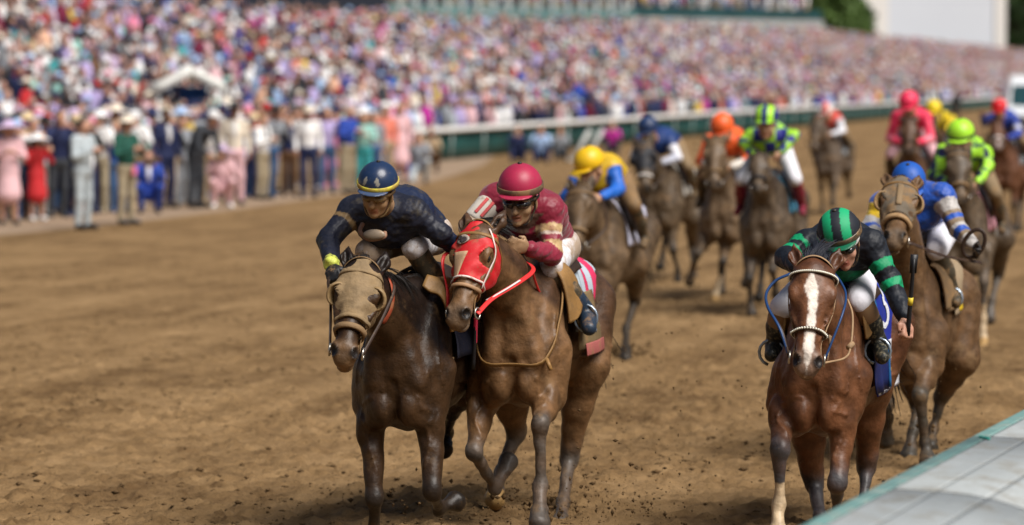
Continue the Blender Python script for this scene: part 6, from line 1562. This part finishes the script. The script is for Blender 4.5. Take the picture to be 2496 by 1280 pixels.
pack(1622, 40.6, 14, ('p', 1566, 352, .86), ('p', 1572, 468, 1.16), 6, ('p', 1580, 322, .44), 'mud-spattered racehorse in a dark hood with a pale noseband and a yellow and white cloth', 'jockey in a dark blue helmet and navy silks with white sleeves', (.115, .080, .048), (.015, .035, .10),
     sleeves((.012, .04, .16), [(0, .35, 1.1, WHT), (0, 1.1, 2.1, (.4, .42, .5))]), 'a', dict(lf=[('p', 1634, 560, .25), ('p', 1640, 610, .4), ('p', 1652, 660, .3), ('p', 1652, 688, .3)], lh=[('p', 1690, 530, -.7), ('p', 1686, 600, -1.0), ('p', 1690, 650, -.8), ('p', 1690, 676, -.7)]),
     -.06, .35, hood_=dark_hood, noseband=mat('sheepskin_pale', (.58, .56, .54), .9, mud=.1), cloth=mat('cloth_pale_patch', (.62, .60, .55), .6), mark_=mat('cloth_yellow', (.72, .50, .015), .6), goggles=True, h=.016)
pack(1774, 37.2, 11, ('p', 1742, 345, .80), ('p', 1740, 455, 1.10), -2, ('p', 1762, 318, .44), 'tan muddied racehorse under the jockey in plain orange', 'jockey in plain orange silks and an orange helmet', (.190, .125, .072), ORG,
     sleeves(ORG, [(0, 1.35, 2.1, (.62, .58, .52))]), 'b', dict(rf=[('p', 1722, 580, .25), ('p', 1700, 620, .5), ('p', 1690, 650, .3), ('p', 1680, 690, .3)], lf=[('p', 1772, 580, .26), ('p', 1762, 640, .45), ('p', 1752, 690, .40), ('p', 1741, 736, .45)]), -.06, .36, h=.016, socks=('lf',), jmud=.12, face=(1, -.2, -.7))
pack(1874, 34.8, 11, ('p', 1850, 385, .84), ('p', 1848, 462, 1.18), -6, ('p', 1868, 302, .42), 'brown racehorse with a white browband and black noseband, head held level', 'jockey sitting tall in lime and navy checks with a lime and navy striped helmet', (.125, .088, .056),
     lambda a, b, d: np.where(((np.abs(b) < .022) | (np.abs(b) > .078))[:, None], np.array(NVY), np.array(LIM)), check(LIM, (.02, .025, .22), 10), 'a',
     dict(rf=[('p', 1832, 630, .25), ('p', 1826, 680, .45), ('p', 1830, 730, .40), ('p', 1832, 768, .45)], lf=[('p', 1888, 620, .26), ('p', 1882, 660, .5), ('p', 1888, 690, .25), ('p', 1893, 720, .2)]), -.04, .26, h=.016, noseband=dark_hood, cloth=mat('cloth_aqua', (.06, .26, .42), .6, mud=.1), mark_=mat('cloth_yellow', (.72, .50, .015), .6), jmud=.05,
     jj=dict(ell=('p', 1936, 330, .20), wrl=('p', 1905, 372, .35), elr=('p', 1812, 345, .22), wrr=('p', 1838, 385, .42)), breeches=BREECH_CL, face=(1, -.05, -.2), goggles=True, boots=mat('boot_maroon', (.18, .012, .03), .45, mud=.2))
pack(2024, 60.5, 13, ('p', 1992, 292, .84), ('p', 1982, 365, 1.12), 8, ('p', 2014, 276, .44), 'grey-brown muddied racehorse trailing alone under the jockey in a red and white cap', 'jockey in a red and white helmet with white sleeves', (.135, .100, .072),
     lambda a, b, d: np.where((np.abs(b - .02) < .035)[:, None], np.array((.60, .03, .03)), np.array((.72, .66, .62))), sleeves((.58, .08, .06), [(0, .15, 2.1, (.68, .70, .76))]), 'c', None, -.02, .38, h=.02, jmud=.06)
pack(2224, 43.5, 13, ('p', 2216, 296, .84), ('p', 2214, 372, 1.16), -4, ('p', 2216, 258, .42), 'chestnut-brown racehorse running head on under the jockey in hot pink', 'jockey in hot pink silks and a hot pink helmet', (.120, .062, .034), PNK, sleeves(PNK, [(0, 1.0, 1.5, (.75, .20, .26))]), 'a', None, .02, .26, h=.018, jmud=.06, breeches=mat('breeches_pink', (.70, .42, .46), .7), face=(1, -.1, -.6))
S, F, C = pack(2290, 53, 12, ('p', 2268, 300, .84), ('p', 2262, 360, 1.14), 0, ('p', 2276, 274, .42), 'bay racehorse mostly hidden behind the hot pink jockey', 'jockey in yellow silks and helmet lifting a whip behind the hot pink jockey', (.105, .060, .034), (.76, .56, .01), sleeves((.74, .54, .012), []), 'b', None, .02, .2, h=.02, jmud=.04, jj=dict(ell=('p', 2322, 290, .18), wrl=('p', 2306, 318, .3)))
whip(C, F, F.J(2304, 330, .33), F.J(2288, 226, .33), 'black riding crop held upright above the jockey in yellow', .02, False, False)
pack(2352, 31.2, 13, ('p', 2335, 372, .82), ('p', 2342, 492, 1.10), -6, ('p', 2342, 342, .44), 'dark muddied racehorse with a pale browband in front of the white-socked leg', 'jockey in a lime helmet and navy silks with lime spots', (.125, .088, .055), LIM, check((.34, .70, .03), (.010, .016, .07), 11), 'a',
     dict(lf=[('p', 2402, 600, .26), ('p', 2398, 690, .45), ('p', 2396, 775, .40), ('p', 2397, 852, .48)], lh=[('p', 2440, 580, -.7), ('p', 2432, 670, -1.0), ('p', 2418, 730, -.8), ('p', 2412, 780, -.7)]), -.06, .34, h=.014, socks=('lf',), points=(.10, .085, .07), fine=True, band=mat('band_dark', (.02, .02, .02), .4), jmud=.04, jj=dict(ell=('p', 2408, 405, .20), wrl=('p', 2382, 448, .42)), cloth=mat('cloth_pink_pale', (.64, .30, .36), .6, mud=.1), mark_=mat('number_navy', (.05, .05, .22), .6))
pack(2452, 53, 13, ('p', 2428, 302, .84), ('p', 2434, 356, 1.18), -4, ('p', 2436, 270, .42), 'chestnut racehorse with a white sheepskin noseband at the edge of the pack', 'jockey in a red helmet and royal blue silks with one hand raised', (.150, .062, .030), (.62, .012, .02), sleeves((.02, .05, .32), [(0, .5, .8, (.5, .52, .62))]), 'a', None, .0, .14, h=.018, noseband=mat('sheepskin_white', (.74, .72, .70), .9), jmud=.03, jj=dict(elr=('p', 2400, 300, .20), wrr=('p', 2394, 282, .3)), muzzle=(.55, .45, .42))
